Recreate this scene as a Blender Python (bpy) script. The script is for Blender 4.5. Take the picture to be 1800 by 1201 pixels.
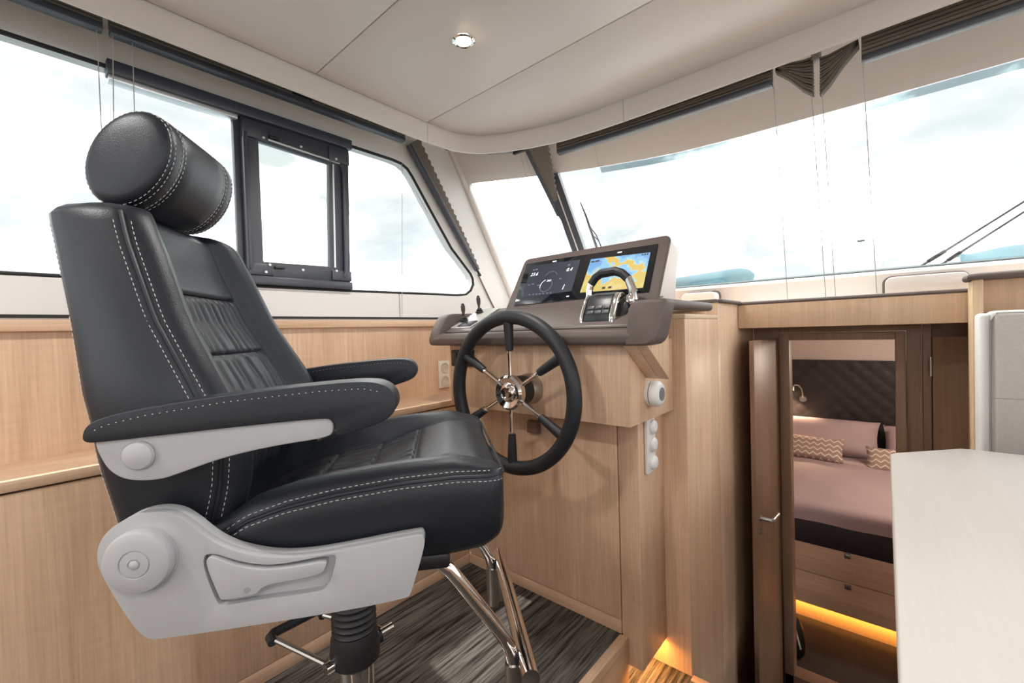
import bpy, bmesh, math, random
from mathutils import Vector, Matrix
random.seed(7)
for o in list(bpy.data.objects): bpy.data.objects.remove(o)
SC = bpy.context.scene
COL = SC.collection

# ---------------------------------------------------------------- camera
F_PX = 758.66
yaw, pitch, roll = math.radians(40.815), math.radians(1.266), math.radians(1.7227)
fw = Vector((-math.sin(yaw)*math.cos(pitch), math.cos(yaw)*math.cos(pitch), -math.sin(pitch)))
rt = Vector((math.cos(yaw), math.sin(yaw), 0)); dn = fw.cross(rt)
RR = rt*math.cos(roll) + dn*math.sin(roll); DD = dn*math.cos(roll) - rt*math.sin(roll)
cam = bpy.data.cameras.new('camera'); cam.sensor_width = 36; cam.lens = F_PX*36/1800
cam.clip_start = 0.02; cam.clip_end = 500
camo = bpy.data.objects.new('camera', cam); COL.objects.link(camo)
M = Matrix((RR, -DD, -fw)).transposed().to_4x4(); camo.matrix_world = M
SC.camera = camo

# ---------------------------------------------------------------- sky, sun, exposure
SC.view_settings.view_transform = 'Standard'; SC.view_settings.look = 'None'
SC.view_settings.gamma = 1; SC.view_settings.use_curve_mapping = False
SC.view_settings.exposure = 2.14
w = bpy.data.worlds.new('sky'); SC.world = w; w.use_nodes = True
nt = w.node_tree; nt.nodes.clear()
tc = nt.nodes.new('ShaderNodeTexCoord'); mp = nt.nodes.new('ShaderNodeMapping'); mp.inputs['Scale'].default_value = (1, 1, 2.6)
n1 = nt.nodes.new('ShaderNodeTexNoise'); n1.inputs['Scale'].default_value = 3.2; n1.inputs['Detail'].default_value = 7; n1.inputs['Roughness'].default_value = .55
cr = nt.nodes.new('ShaderNodeValToRGB')
cr.color_ramp.elements[0].position = .34; cr.color_ramp.elements[0].color = (.20, .215, .226, 1)
cr.color_ramp.elements[1].position = .62; cr.color_ramp.elements[1].color = (1.85, 1.85, 1.85, 1)
e = cr.color_ramp.elements.new(.465); e.color = (.252, .259, .266, 1)
bg = nt.nodes.new('ShaderNodeBackground'); bg.inputs['Strength'].default_value = 1.0
wo = nt.nodes.new('ShaderNodeOutputWorld')
nt.links.new(tc.outputs['Generated'], mp.inputs['Vector']); nt.links.new(mp.outputs['Vector'], n1.inputs['Vector'])
nt.links.new(n1.outputs['Fac'], cr.inputs['Fac']); nt.links.new(cr.outputs['Color'], bg.inputs['Color']); nt.links.new(bg.outputs[0], wo.inputs[0])
sun = bpy.data.lights.new('sun', 'SUN'); sun.energy = 1.0; sun.angle = math.radians(1.0); sun.color = (1, .95, .88)
suno = bpy.data.objects.new('sun', sun); COL.objects.link(suno)
suno.rotation_euler = Vector((1.0, -0.15, -2.3)).to_track_quat('-Z', 'Y').to_euler()

# ---------------------------------------------------------------- mesh helpers
class MB:
    def __init__(s): s.v = []; s.f = []
    def add(s, vs, fs):
        k = len(s.v); s.v += [tuple(a) for a in vs]; s.f += [tuple(i+k for i in f) for f in fs]; return s
    def box(s, x0, x1, y0, y1, z0, z1):
        return s.add([(x0,y0,z0),(x1,y0,z0),(x1,y1,z0),(x0,y1,z0),(x0,y0,z1),(x1,y0,z1),(x1,y1,z1),(x0,y1,z1)],
                     [(0,3,2,1),(4,5,6,7),(0,1,5,4),(1,2,6,5),(2,3,7,6),(3,0,4,7)])
    def prism(s, poly, axis, a, b):
        def P(p, h):
            return {'x': (h, p[0], p[1]), 'y': (p[0], h, p[1]), 'z': (p[0], p[1], h)}[axis]
        n = len(poly)
        return s.add([P(p, a) for p in poly]+[P(p, b) for p in poly],
                     [tuple(range(n))[::-1], tuple(range(n, 2*n))]+[(i, (i+1) % n, n+(i+1) % n, n+i) for i in range(n)])
    def tube(s, path, r, n=10, closed=False, cap=True):
        path = [Vector(p) for p in path]; m = len(path)
        rs = r if isinstance(r, (list, tuple)) else [r]*m
        loops = []; nrm = None
        for i, p in enumerate(path):
            if closed: t = path[(i+1) % m]-path[i-1]
            else: t = path[min(i+1, m-1)]-path[max(i-1, 0)]
            t.normalize()
            if nrm is None:
                nrm = t.orthogonal().normalized()
            nrm = (nrm - t*nrm.dot(t)).normalized(); bn = t.cross(nrm)
            loops.append([p+(nrm*math.cos(2*math.pi*k/n)+bn*math.sin(2*math.pi*k/n))*rs[i] for k in range(n)])
        return s.loft(loops, cap and not closed, cap and not closed, wrap=closed)
    def loft(s, loops, c0=True, c1=True, wrap=False):
        n = len(loops[0]); m = len(loops); vs = [p for l in loops for p in l]; fs = []
        for i in range(m if wrap else m-1):
            j = (i+1) % m
            for k in range(n): fs.append((i*n+k, i*n+(k+1) % n, j*n+(k+1) % n, j*n+k))
        if c0: fs.append(tuple(range(n))[::-1])
        if c1: fs.append(tuple(range((m-1)*n, m*n)))
        return s.add(vs, fs)
    def lathe(s, prof, org, axis=(0, 0, 1), n=24):
        ax = Vector(axis).normalized(); a = ax.orthogonal().normalized(); b = ax.cross(a); org = Vector(org)
        loops = [[org+ax*h+(a*math.cos(2*math.pi*k/n)+b*math.sin(2*math.pi*k/n))*max(r, 1e-4) for k in range(n)] for r, h in prof]
        return s.loft(loops)
    def grid(s, fn, nu, nv):
        vs = [fn(i/(nu-1), j/(nv-1)) for j in range(nv) for i in range(nu)]
        return s.add(vs, [(j*nu+i, j*nu+i+1, (j+1)*nu+i+1, (j+1)*nu+i) for j in range(nv-1) for i in range(nu-1)])
    def plate(s, outer, holes, axis, a, b):
        bm = bmesh.new()
        def P(p, h): return {'x': (h, p[0], p[1]), 'y': (p[0], h, p[1]), 'z': (p[0], p[1], h)}[axis]
        eds = []
        for lp in [outer]+holes:
            vs = [bm.verts.new(P(p, a)) for p in lp]
            eds += [bm.edges.new((vs[i], vs[(i+1) % len(vs)])) for i in range(len(vs))]
        r = bmesh.ops.triangle_fill(bm, use_beauty=True, use_dissolve=False, edges=eds)
        fs = [g for g in r['geom'] if isinstance(g, bmesh.types.BMFace)]
        ex = bmesh.ops.extrude_face_region(bm, geom=fs)
        d = {'x': Vector((b-a, 0, 0)), 'y': Vector((0, b-a, 0)), 'z': Vector((0, 0, b-a))}[axis]
        for g in ex['geom']:
            if isinstance(g, bmesh.types.BMVert): g.co += d
        bm.verts.index_update()
        k = len(s.v); s.v += [tuple(v.co) for v in bm.verts]
        s.f += [tuple(v.index+k for v in f.verts) for f in bm.faces]
        bm.free(); return s
    def dashes(s, path, ln=.0050, gap=.0036, r=.0007):
        path = [Vector(p) for p in path]; L = [0]
        for i in range(1, len(path)): L.append(L[-1]+(path[i]-path[i-1]).length)
        def at(d):
            for i in range(1, len(path)):
                if d <= L[i]: return path[i-1].lerp(path[i], (d-L[i-1])/max(L[i]-L[i-1], 1e-9))
            return path[-1]
        d = 0
        while d+ln < L[-1]:
            s.tube([at(d), at(d+ln*.5), at(d+ln)], [r*.6, r, r*.6], 5); d += ln+gap
        return s
    def build(s, name, mat, parent=None, bev=0, seg=2, ang=35, sub=0, off=None, flat=False, label=None):
        bm = bmesh.new(); vs = [bm.verts.new(p) for p in s.v]
        for f in s.f:
            try: bm.faces.new([vs[i] for i in f])
            except ValueError: pass
        bmesh.ops.remove_doubles(bm, verts=bm.verts, dist=1e-6)
        bmesh.ops.recalc_face_normals(bm, faces=bm.faces)
        if bev:
            es = [e for e in bm.edges if len(e.link_faces) == 2 and e.calc_face_angle(0) > math.radians(30)]
            bmesh.ops.bevel(bm, geom=es, offset=bev, segments=seg, profile=.5, affect='EDGES', clamp_overlap=True)
        if off is None and parent is not None and 'org' in parent: off = parent['org']
        if off is not None: bmesh.ops.translate(bm, verts=bm.verts, vec=-Vector(off))
        me = bpy.data.meshes.new(name); bm.to_mesh(me); bm.free()
        if not flat:
            me.shade_smooth(); me.set_sharp_from_angle(angle=math.radians(ang))
        me.materials.append(mat)
        o = bpy.data.objects.new(name, me); COL.objects.link(o)
        if parent is not None:
            o.parent = parent
            if 'org' in parent: o['org'] = parent['org']
        if off is not None and parent is None: o.location = off
        if sub:
            m = o.modifiers.new('subdivision', 'SUBSURF'); m.levels = sub; m.render_levels = sub
        if label: o['label'] = label
        return o
def tag(o, label, cat, group=None):
    o['label'] = label; o['category'] = cat
    if group: o['group'] = group
    return o
def thing(name, label, cat, org, group=None):
    o = bpy.data.objects.new(name, None); COL.objects.link(o); o.empty_display_size = .1
    o.location = org; o['org'] = tuple(org); return tag(o, label, cat, group)
def struct(o, label=None, cat=None):
    o['kind'] = 'structure'
    if label: o['label'] = label
    if cat: o['category'] = cat
    return o
def sthing(name, label, cat, org):
    return struct(thing(name, label, cat, org))
def arc(cx, cy, r, a0, a1, n):
    return [(cx+r*math.cos(math.radians(a0+(a1-a0)*i/n)), cy+r*math.sin(math.radians(a0+(a1-a0)*i/n))) for i in range(n+1)]
def interp(tab, x):
    if x <= tab[0][0]: return tab[0][1]
    for (a, b), (c, d) in zip(tab, tab[1:]):
        if x <= c: return b+(d-b)*(x-a)/(c-a)
    return tab[-1][1]

# ---------------------------------------------------------------- materials
def mat(name, col, rough=.5, metal=0, spec=.5, bump=0, bscale=200, coat=0, var=0, vscale=6):
    m = bpy.data.materials.new(name); m.use_nodes = True; n = m.node_tree; b = n.nodes['Principled BSDF']
    b.inputs['Base Color'].default_value = (*col, 1); b.inputs['Roughness'].default_value = rough
    b.inputs['Metallic'].default_value = metal; b.inputs['Specular IOR Level'].default_value = spec
    b.inputs['Coat Weight'].default_value = coat
    t = n.nodes.new('ShaderNodeTexCoord')
    nz = n.nodes.new('ShaderNodeTexNoise'); nz.inputs['Scale'].default_value = vscale; nz.inputs['Detail'].default_value = 4
    n.links.new(t.outputs['Object'], nz.inputs['Vector'])
    mx = n.nodes.new('ShaderNodeMix'); mx.data_type = 'RGBA'
    k = 1-max(var, .02)
    mx.inputs['A'].default_value = (*[c*k for c in col], 1); mx.inputs['B'].default_value = (*[min(1, c*(2-k)) for c in col], 1)
    n.links.new(nz.outputs['Fac'], mx.inputs['Factor']); n.links.new(mx.outputs['Result'], b.inputs['Base Color'])
    if bump:
        z = n.nodes.new('ShaderNodeTexNoise'); z.inputs['Scale'].default_value = bscale; z.inputs['Detail'].default_value = 3
        n.links.new(t.outputs['Object'], z.inputs['Vector'])
        bp = n.nodes.new('ShaderNodeBump'); bp.inputs['Strength'].default_value = bump; bp.inputs['Distance'].default_value = .002
        n.links.new(z.outputs['Fac'], bp.inputs['Height']); n.links.new(bp.outputs['Normal'], b.inputs['Normal'])
    return m
def wood(name, axis='z', light=(.80, .57, .40), dark=(.53, .345, .22), rough=.45):
    m = bpy.data.materials.new(name); m.use_nodes = True; n = m.node_tree; b = n.nodes['Principled BSDF']
    b.inputs['Roughness'].default_value = rough; b.inputs['Specular IOR Level'].default_value = .35
    t = n.nodes.new('ShaderNodeTexCoord')
    def nz(across, along, detail, dist, rough=.6):
        mp = n.nodes.new('ShaderNodeMapping'); sc = [across]*3; sc['xyz'.index(axis)] = along
        mp.inputs['Scale'].default_value = sc
        z = n.nodes.new('ShaderNodeTexNoise'); z.inputs['Scale'].default_value = 1; z.inputs['Detail'].default_value = detail
        z.inputs['Distortion'].default_value = dist; z.inputs['Roughness'].default_value = rough
        n.links.new(t.outputs['Object'], mp.inputs['Vector']); n.links.new(mp.outputs['Vector'], z.inputs['Vector']); return z
    a = nz(16, 1.1, 5, .7); c = nz(170, 5, 3, .2); d = nz(14, 130, 2, .0); g = nz(3, .8, 2, .3)
    r = n.nodes.new('ShaderNodeValToRGB'); r.color_ramp.elements[0].position = .36; r.color_ramp.elements[1].position = .65
    r.color_ramp.elements[0].color = (*dark, 1); r.color_ramp.elements[1].color = (*light, 1)
    def math_(op, x, y, v=None):
        q = n.nodes.new('ShaderNodeMath'); q.operation = op
        n.links.new(x, q.inputs[0])
        if v is None: n.links.new(y, q.inputs[1])
        else: q.inputs[1].default_value = v
        return q.outputs[0]
    s1 = math_('MULTIPLY', a.outputs['Fac'], None, .38); s2 = math_('MULTIPLY', c.outputs['Fac'], None, .34)
    s3 = math_('MULTIPLY', d.outputs['Fac'], None, .10); s4 = math_('MULTIPLY', g.outputs['Fac'], None, .18)
    sm = math_('ADD', math_('ADD', s1, s2), math_('ADD', s3, s4))
    n.links.new(sm, r.inputs['Fac']); n.links.new(r.outputs['Color'], b.inputs['Base Color'])
    bp = n.nodes.new('ShaderNodeBump'); bp.inputs['Strength'].default_value = .12; bp.inputs['Distance'].default_value = .001
    n.links.new(c.outputs['Fac'], bp.inputs['Height']); n.links.new(bp.outputs['Normal'], b.inputs['Normal'])
    return m
def emit(name, col, st):
    m = bpy.data.materials.new(name); m.use_nodes = True; n = m.node_tree; b = n.nodes['Principled BSDF']
    b.inputs['Base Color'].default_value = (*col, 1); b.inputs['Emission Color'].default_value = (*col, 1); b.inputs['Emission Strength'].default_value = st
    return m
def glassmat(name, tint=(.97, .99, .98), refl=.05):
    m = bpy.data.materials.new(name); m.use_nodes = True; n = m.node_tree; n.nodes.clear()
    o = n.nodes.new('ShaderNodeOutputMaterial'); t = n.nodes.new('ShaderNodeBsdfTransparent'); t.inputs[0].default_value = (*tint, 1)
    g = n.nodes.new('ShaderNodeBsdfGlossy'); g.inputs['Roughness'].default_value = .02
    x = n.nodes.new('ShaderNodeMixShader'); x.inputs[0].default_value = refl
    n.links.new(t.outputs[0], x.inputs[1]); n.links.new(g.outputs[0], x.inputs[2]); n.links.new(x.outputs[0], o.inputs[0]); return m
def carpetmat(name, axis, c0=(.028, .024, .022), c1=(.17, .155, .142)):
    m = bpy.data.materials.new(name); m.use_nodes = True; n = m.node_tree; b = n.nodes['Principled BSDF']
    b.inputs['Roughness'].default_value = .95; b.inputs['Specular IOR Level'].default_value = .1
    t = n.nodes.new('ShaderNodeTexCoord'); mp = n.nodes.new('ShaderNodeMapping'); sc = [95]*3; sc['xyz'.index(axis)] = 4; mp.inputs['Scale'].default_value = sc
    z = n.nodes.new('ShaderNodeTexNoise'); z.inputs['Scale'].default_value = 1; z.inputs['Detail'].default_value = 4; z.inputs['Roughness'].default_value = .7
    r = n.nodes.new('ShaderNodeValToRGB'); r.color_ramp.elements[0].position = .38; r.color_ramp.elements[1].position = .62
    r.color_ramp.elements[0].color = (*c0, 1); r.color_ramp.elements[1].color = (*c1, 1)
    n.links.new(t.outputs['Object'], mp.inputs['Vector']); n.links.new(mp.outputs['Vector'], z.inputs['Vector']); n.links.new(z.outputs['Fac'], r.inputs['Fac'])
    n.links.new(r.outputs['Color'], b.inputs['Base Color'])
    bp = n.nodes.new('ShaderNodeBump'); bp.inputs['Strength'].default_value = .5; bp.inputs['Distance'].default_value = .003
    n.links.new(z.outputs['Fac'], bp.inputs['Height']); n.links.new(bp.outputs['Normal'], b.inputs['Normal'])
    return m
WOOD = wood('oak_vertical', 'z'); WOODY = wood('oak_lengthwise', 'y'); WOODX = wood('oak_crosswise', 'x'); WOODR = wood('shaded_red_oak', 'z', (.34, .21, .138), (.22, .13, .082))  # last one: redder oak, with the stairwell's shade darkened into its colour
TABLE = wood('pale_oak_table', 'y', (.74, .70, .67), (.69, .645, .60), .35)
LEATHER = mat('black_leather', (.0105, .013, .0185), .43, bump=.2, bscale=500, spec=.47)
LEATHER.node_tree.nodes['Principled BSDF'].inputs['Specular Tint'].default_value = (.87, .93, 1.0, 1)
THREAD = mat('grey_thread', (.55, .55, .57), .8)
GREYPL = mat('grey_plastic', (.41, .42, .44), .5, bump=.08, bscale=900)
CHROME = mat('polished_steel', (.82, .80, .78), .08, metal=1)
STEEL = mat('satin_steel', (.45, .44, .42), .35, metal=1)
BLACK = mat('black_plastic', (.012, .012, .014), .45)
FOAM = mat('black_wheel_foam', (.012, .014, .018), .5, bump=.15, bscale=700)
BROWN = mat('brown_leather', (.115, .085, .078), .55, bump=.15, bscale=500)
DASHTOP = mat('taupe_dash_vinyl', (.17, .14, .13), .38, bump=.05, bscale=400)
CREAM = mat('cream_vinyl', (.76, .705, .665), .6, bump=.05, bscale=300)
CEIL = mat('beige_ceiling_panel', (.745, .685, .65), .38, bump=.03, bscale=300)
WALLC = mat('pale_grey_wall_panel', (.74, .725, .71), .55)
GAP = mat('dark_joint', (.03, .022, .018), .9)
DKMETAL = mat('dark_blue_grey_metal', (.045, .051, .068), .4, spec=.6)
SILVER = mat('silver_strip', (.75, .75, .76), .3, metal=.6)
FABRIC = mat('taupe_blind_fabric', (.15, .13, .108), .9, bump=.2, bscale=900)
CORD = mat('blind_cord', (.42, .40, .38), .8)
WHITE = mat('white_plastic', (.80, .80, .80), .35)
SEAL = mat('black_rubber', (.015, .015, .017), .7)
GLASS = glassmat('window_glass'); GLASSB = glassmat('pale_blue_glass_edge', (.62, .70, .72), .10)
CARPET = carpetmat('striped_carpet', 'y'); CARPET2 = mat('dark_brown_carpet', (.035, .028, .024), .95, bump=.6, bscale=300, var=.4, vscale=150)
SHEET = mat('mauve_bed_linen', (.44, .345, .36), .85, bump=.1, bscale=60)
DKPAD = mat('dark_padded_vinyl', (.022, .016, .020), .55)
GREYFAB = mat('grey_bench_fabric', (.47, .45, .44), .9, bump=.4, bscale=450, var=.15, vscale=300)
PALEFAB = mat('pale_grey_welt_fabric', (.66, .66, .66), .9)
CANVAS = mat('turquoise_canvas', (.062, .14, .17), .8, var=.3, vscale=5)
WHITEGEL = mat('white_gelcoat', (.80, .80, .78), .3)
WATER = mat('harbour_water', (.10, .14, .16), .15, bump=.3, bscale=2)
FLAGC = mat('white_flag_cloth', (.75, .75, .78), .9)

# ================================================================ THE SHELL
ZP, ZS, ZC = -.95, -1.13, -1.73          # helm platform, saloon floor, fore cabin floor
# floors
o = struct(MB().box(-1.40, 1.72, -2.2, 1.40, ZS-.05, ZS).build('floor', CARPET), 'dark striped carpet of the saloon floor and first step', 'floor')
pl = sthing('floor_platform', 'raised helm platform with dark striped carpet and oak nosing', 'floor', (-.95, 0, ZS))
MB().box(-1.36, -.632, -2.2, 1.23, ZS+.0005, ZP-.0005).build('carpet', CARPET, pl)
MB().box(-.632, -.604, -2.2, 1.204, ZS, ZP+.002).build('nosing', WOODY, pl, bev=.004)
o = struct(MB().box(-1.2, 1.1, 1.90, 4.8, ZC-.05, ZC).build('floor_cabin', CARPET2), 'dark brown carpet of the fore cabin floor', 'floor')
st = sthing('stairs', 'dark carpeted steps going down to the fore cabin', 'stairs', (-.15, 1.6, ZC))
MB().box(-.478, .20, 1.40, 1.64, ZC, -1.32).build('step', CARPET, st); MB().box(-.478, .20, 1.64, 1.90, ZC, -1.52).build('step', CARPET, st)
MB().box(-.478, .20, 1.375, 1.402, ZS-.03, ZS+.004).build('nosing', WOODX, st, bev=.003)

# left wall: cream lining with window opening
XW = -1.5
hole = [(-1.7, .160), (.79, .170), (1.36, .178), (1.415, .184), (1.449, .205), (1.467, .235), (1.465, .262), (1.452, .285),
        (1.336, .392), (1.227, .536), (1.128, .670), (1.105, .695), (1.075, .709), (1.03, .713), (-1.7, .711)]
outer = [(-2.2, .02), (1.86, .02), (1.745, .18), (1.42, .705), (1.33, .86), (-2.2, .86)]
wl = sthing('wall_left', 'pale cream side wall around the long side window', 'wall', (XW, 0, 0))
MB().plate(outer, [hole], 'x', XW, XW-.05).build('lining', WALLC, wl, ang=20)
MB().box(XW-.002, XW+.004, -2.2, 1.45, .066, .074).build('rubber_strip', SEAL, wl)
MB().box(XW-.001, XW+.0006, 1.0395, 1.0415, .075, .178).build('panel_joint', GAP, wl)
w1 = sthing('window_1', 'long side window with black rubber edge', 'window', (XW, 0, .16))
MB().tube([(XW-.004, y, z) for y, z in hole], .006, 8, closed=True).build('seal', SEAL, w1)
MB().prism([(y, z) for y, z in hole], 'x', XW-.028, XW-.032).build('pane', GLASS, w1, flat=True)
# the rest of the saloon, behind and beside the camera
wr = sthing('wall_right', 'oak and cream side wall with a row of windows', 'wall', (1.72, 0, ZS))
MB().box(1.72, 1.78, -2.2, 1.8, ZS, .05).build('lower_panel', WOOD, wr)
for y in (-2.2, -.9, .4, 1.7): MB().box(1.72, 1.78, y, y+.09, .05, .86).build('pillar', WALLC, wr)
wb = sthing('wall_back', 'saloon rear wall with a row of open windows', 'wall', (0, -2.2, ZS))
MB().box(-1.5, -.75, -2.26, -2.2, ZS, .12).build('lower_panel', WOOD, wb); MB().box(-.74, 1.72, -2.26, -2.2, ZS, .12).build('lower_panel', WOOD, wb)
for x in (-1.56, -.80, .75, 1.70): MB().box(x, x+.07, -2.26, -2.2, .12, .86).build('pillar', WALLC, wb)

# ceiling panels, fascia
fas = [(-1.30, .95), (-1.298, 1.08), (-1.288, 1.17), (-1.262, 1.228), (-1.22, 1.275), (-1.15, 1.322), (-1.05, 1.366), (-.93, 1.402), (-.80, 1.418), (-.68, 1.425), (-.45, 1.43), (.2, 1.437), (1.70, 1.445)]
ce = sthing('ceiling', 'beige panelled cabin ceiling with thin joints', 'ceiling', (0, 0, .8))
ZT = .797
MB().prism([(-1.295, -2.2), (1.72, -2.2), (1.72, .6285), (-1.295, .6285)], 'z', ZT, ZT+.012).build('ceiling_panel', CEIL, ce, bev=.0015)
MB().prism([(-1.295, .6315), (1.72, .6315), (1.72, 1.0485), (-1.295, 1.0485)], 'z', ZT, ZT+.012).build('ceiling_panel', CEIL, ce, bev=.0015)
MB().prism([(-1.295, 1.0515)]+[(x+.004, y) for x, y in fas[2:]]+[(1.72, 1.0515)], 'z', ZT, ZT+.012).build('ceiling_panel', CEIL, ce, bev=.0015)
MB().box(-1.56, 1.78, -2.3, 1.80, .86, .92).build('roof', WHITEGEL, ce)
MB().box(-1.295, 1.72, -2.2, 1.40, ZT+.0125, ZT+.02).build('backing', GAP, ce)
def band(pts, name, parent):
    ls = []
    for i, (x, y) in enumerate(pts):
        a = Vector(pts[max(i-1, 0)]); b = Vector(pts[min(i+1, len(pts)-1)]); t = (b-a).normalized(); n = Vector((-t.y, t.x))  # outward (to the left / forward)
        p = Vector((x, y))
        prof = [(0, .7995), (0, .730), (.002, .7265), (.006, .725), (.010, .7265), (.012, .730), (.012, .7995)]
        ls.append([(p.x+n.x*d, p.y+n.y*d, z) for d, z in prof])
    return MB().loft(ls).build(name, CREAM, parent, ang=50)
tr = sthing('trim_1', 'cream fascia band running round the ceiling edge', 'trim', (-1.3, .9, .72))
band([(-1.30, -2.2), (-1.30, .4), (-1.30, .95), (-1.2985, 1.052)], 'fascia', tr)
band([(-1.2984, 1.0535)]+fas[2:9]+[(-.685, 1.4248)], 'fascia', tr)
band([(-.6835, 1.4249)]+fas[10:], 'fascia', tr)

# windshield
WT = [(-1.486, 1.427), (-1.436, 1.440), (-1.286, 1.520), (-1.126, 1.600), (-.926, 1.680), (-.75, 1.740), (-.605, 1.775), (-.40, 1.797), (-.07, 1.808), (.293, 1.815), (1.2, 1.815), (1.75, 1.70)]
WB = [(-1.469, 1.735), (-1.42, 1.77), (-1.29, 1.890), (-1.150, 2.015), (-1.01, 2.085), (-.90, 2.14), (-.80, 2.185), (-.55, 2.20), (-.09, 2.207), (.30, 2.21), (1.2, 2.21), (1.75, 2.10)]
ws = sthing('wall_front', 'cream windshield surround with header and lower ledge', 'wall', (-.5, 2.0, .2))
def along(A, B, t): return [(a[0]+(b[0]-a[0])*t, a[1]+(b[1]-a[1])*t) for a, b in zip(A, B)]
def ruled(rows, thick, sl=slice(None)):
    """rows: list of (polyline, z); makes a sheet with thickness pushed outward (+y)"""
    rows = [(p[sl], z) for p, z in rows]; m = MB(); n = len(rows[0][0])
    fr = [[(x, y, z) for x, y in p] for p, z in rows]; bk = [[(x, y+thick, z+thick*.5) for x, y in p] for p, z in rows]
    loops = [[fr[r][i] for r in range(len(rows))]+[bk[r][i] for r in reversed(range(len(rows)))] for i in range(n)]
    return m.loft(loops)
up = along(WB, WT, 1.34)
ruled([(WT, .70), (up, .872)], .03, slice(0, 5)).build('header', CREAM, ws, ang=40)
ruled([([(x+.0015, y) for x, y in WT], .70), ([(x+.0015, y) for x, y in up], .872)], .03, slice(4, 12)).build('header', CREAM, ws, ang=40)
ruled([(along(WB, WT, -.02), .085), (along(WB, WT, -.015), .165), (WB, .182)], .03).build('ledge', CREAM, ws, ang=40)
ruled([([(x, y-.006) for x, y in WB], .178), ([(x, y-.004) for x, y in WB], .190)], .02).build('white_edge', WHITEGEL, ws, ang=40)
ruled([([(x, y+.006) for x, y in WB], .189), ([(x, y+.001) for x, y in WB], .197)], .012).build('rubber_edge', mat('grey_rubber', (.10, .12, .125), .6), ws, ang=40)
ruled([([(x, y+.012) for x, y in along(WB, WT, .965)], .682), ([(x, y+.008) for x, y in WT], .70)], .004, slice(4, 12)).build('glass_edge', GLASSB, ws)
# corner fillet at the top left of the small pane and pillar lining
def onpane(s, t):   # s along polyline 0..1 between first three points, t 0 bottom 1 top
    k = s*3; i = min(int(k), 2); f = k-i
    b = Vector((*WB[i], .19)).lerp(Vector((*WB[i+1], .19)), f); c = Vector((*WT[i], .70)).lerp(Vector((*WT[i+1], .70)), f); return b.lerp(c, t)
m = MB(); fl = [onpane(0, .86)]+[onpane(.16-.16*math.cos(a*math.pi/12), .86+.14*math.sin(a*math.pi/12)) for a in range(7)]+[onpane(.16, 1.02), onpane(0, 1.02)]
m.add([p+Vector((0, 0, 0)) for p in fl]+[p+Vector((-.01, .02, 0)) for p in fl], [tuple(range(len(fl))), tuple(range(len(fl), 2*len(fl)))]+[(i, (i+1) % len(fl), len(fl)+(i+1) % len(fl), len(fl)+i) for i in range(len(fl))])
m.build('corner_fillet', CREAM, ws)
MB().tube([(-1.488, 1.77, .10), (-1.489, 1.742, .18), (-1.495, 1.427, .705), (-1.499, 1.33, .86)], .016, 10).build('pillar_edge', CREAM, ws)
w2 = sthing('window_2', 'small corner pane of the windshield beside the pillar', 'window', (-1.3, 1.9, .19))
ruled([([(x, y+.012) for x, y in WB], .19), ([(x, y+.012) for x, y in WT], .70)], .004, slice(0, 4)).build('pane', GLASS, w2, flat=True)
w3 = sthing('window_3', 'wide raked windshield pane looking over the foredeck', 'window', (-.1, 2.2, .19))
ruled([([(x, y+.012) for x, y in WB], .19), ([(x, y+.012) for x, y in WT], .70)], .004, slice(3, 12)).build('pane', GLASS, w3, flat=True)
mu = sthing('trim_2', 'dark windshield mullion with a bright metal line', 'mullion', (-1.15, 2.02, .19))
a, b = Vector((-1.150, 2.025, .17)), Vector((-1.126, 1.615, .712)); d = (b-a)
sx = Vector((.92, .38, 0)); ny = sx.cross(d.normalized()).normalized()
def bar(a, b, s0, s1, n0, n1):
    return MB().loft([[p+sx*s0+ny*n0, p+sx*s1+ny*n0, p+sx*s1+ny*n1, p+sx*s0+ny*n1] for p in (a, b)])
bar(a, b, -.030, .030, -.012, .03).build('post', DKMETAL, mu); bar(a, b, -.004, .002, -.031, .031).build('bright_line', SILVER, mu)
# lower ledge shelf in front of the windshield
struct(MB().prism([(-1.45, 1.60), (-.55, 1.60), (-.55, 2.058), (1.70, 2.058), (1.70, 2.24), (-.80, 2.24), (-1.45, 1.78)], 'z', .06, .084).build('ledge_shelf', CREAM), 'cream shelf under the windshield', 'ledge')

# ================================================================ LEFT SIDE CABINET
sc = thing('side_cabinet', 'long oak side cabinet with a ledge under the side window', 'cabinet', (-1.4, 0, ZP))
MB().box(-1.53, XW+.001, -2.2, 1.40, -.27, .036).build('upper_panel', WOOD, sc)
MB().box(XW-.02, XW+.018, -2.2, 1.40, .034, .062).build('sill_rail', WOODY, sc, bev=.004)
MB().box(-1.52, -1.302, -2.2, 1.40, -.2865, -.262).build('ledge', WOODY, sc, bev=.005)
MB().box(-1.33, -1.322, -2.2, 1.22, -.949, -.287).build('carcass', GAP, sc)
for y0, y1 in ((-2.2, .6155), (.6185, .9035), (.9065, 1.2035)):
    MB().box(-1.322, -1.307, y0, y1, -.9065, -.2905).build('door', WOOD, sc, bev=.0012)
    MB().box(-1.322, -1.307, y0, y1, -.9502, -.9095).build('kick_board', WOODY, sc, bev=.0012)

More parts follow.
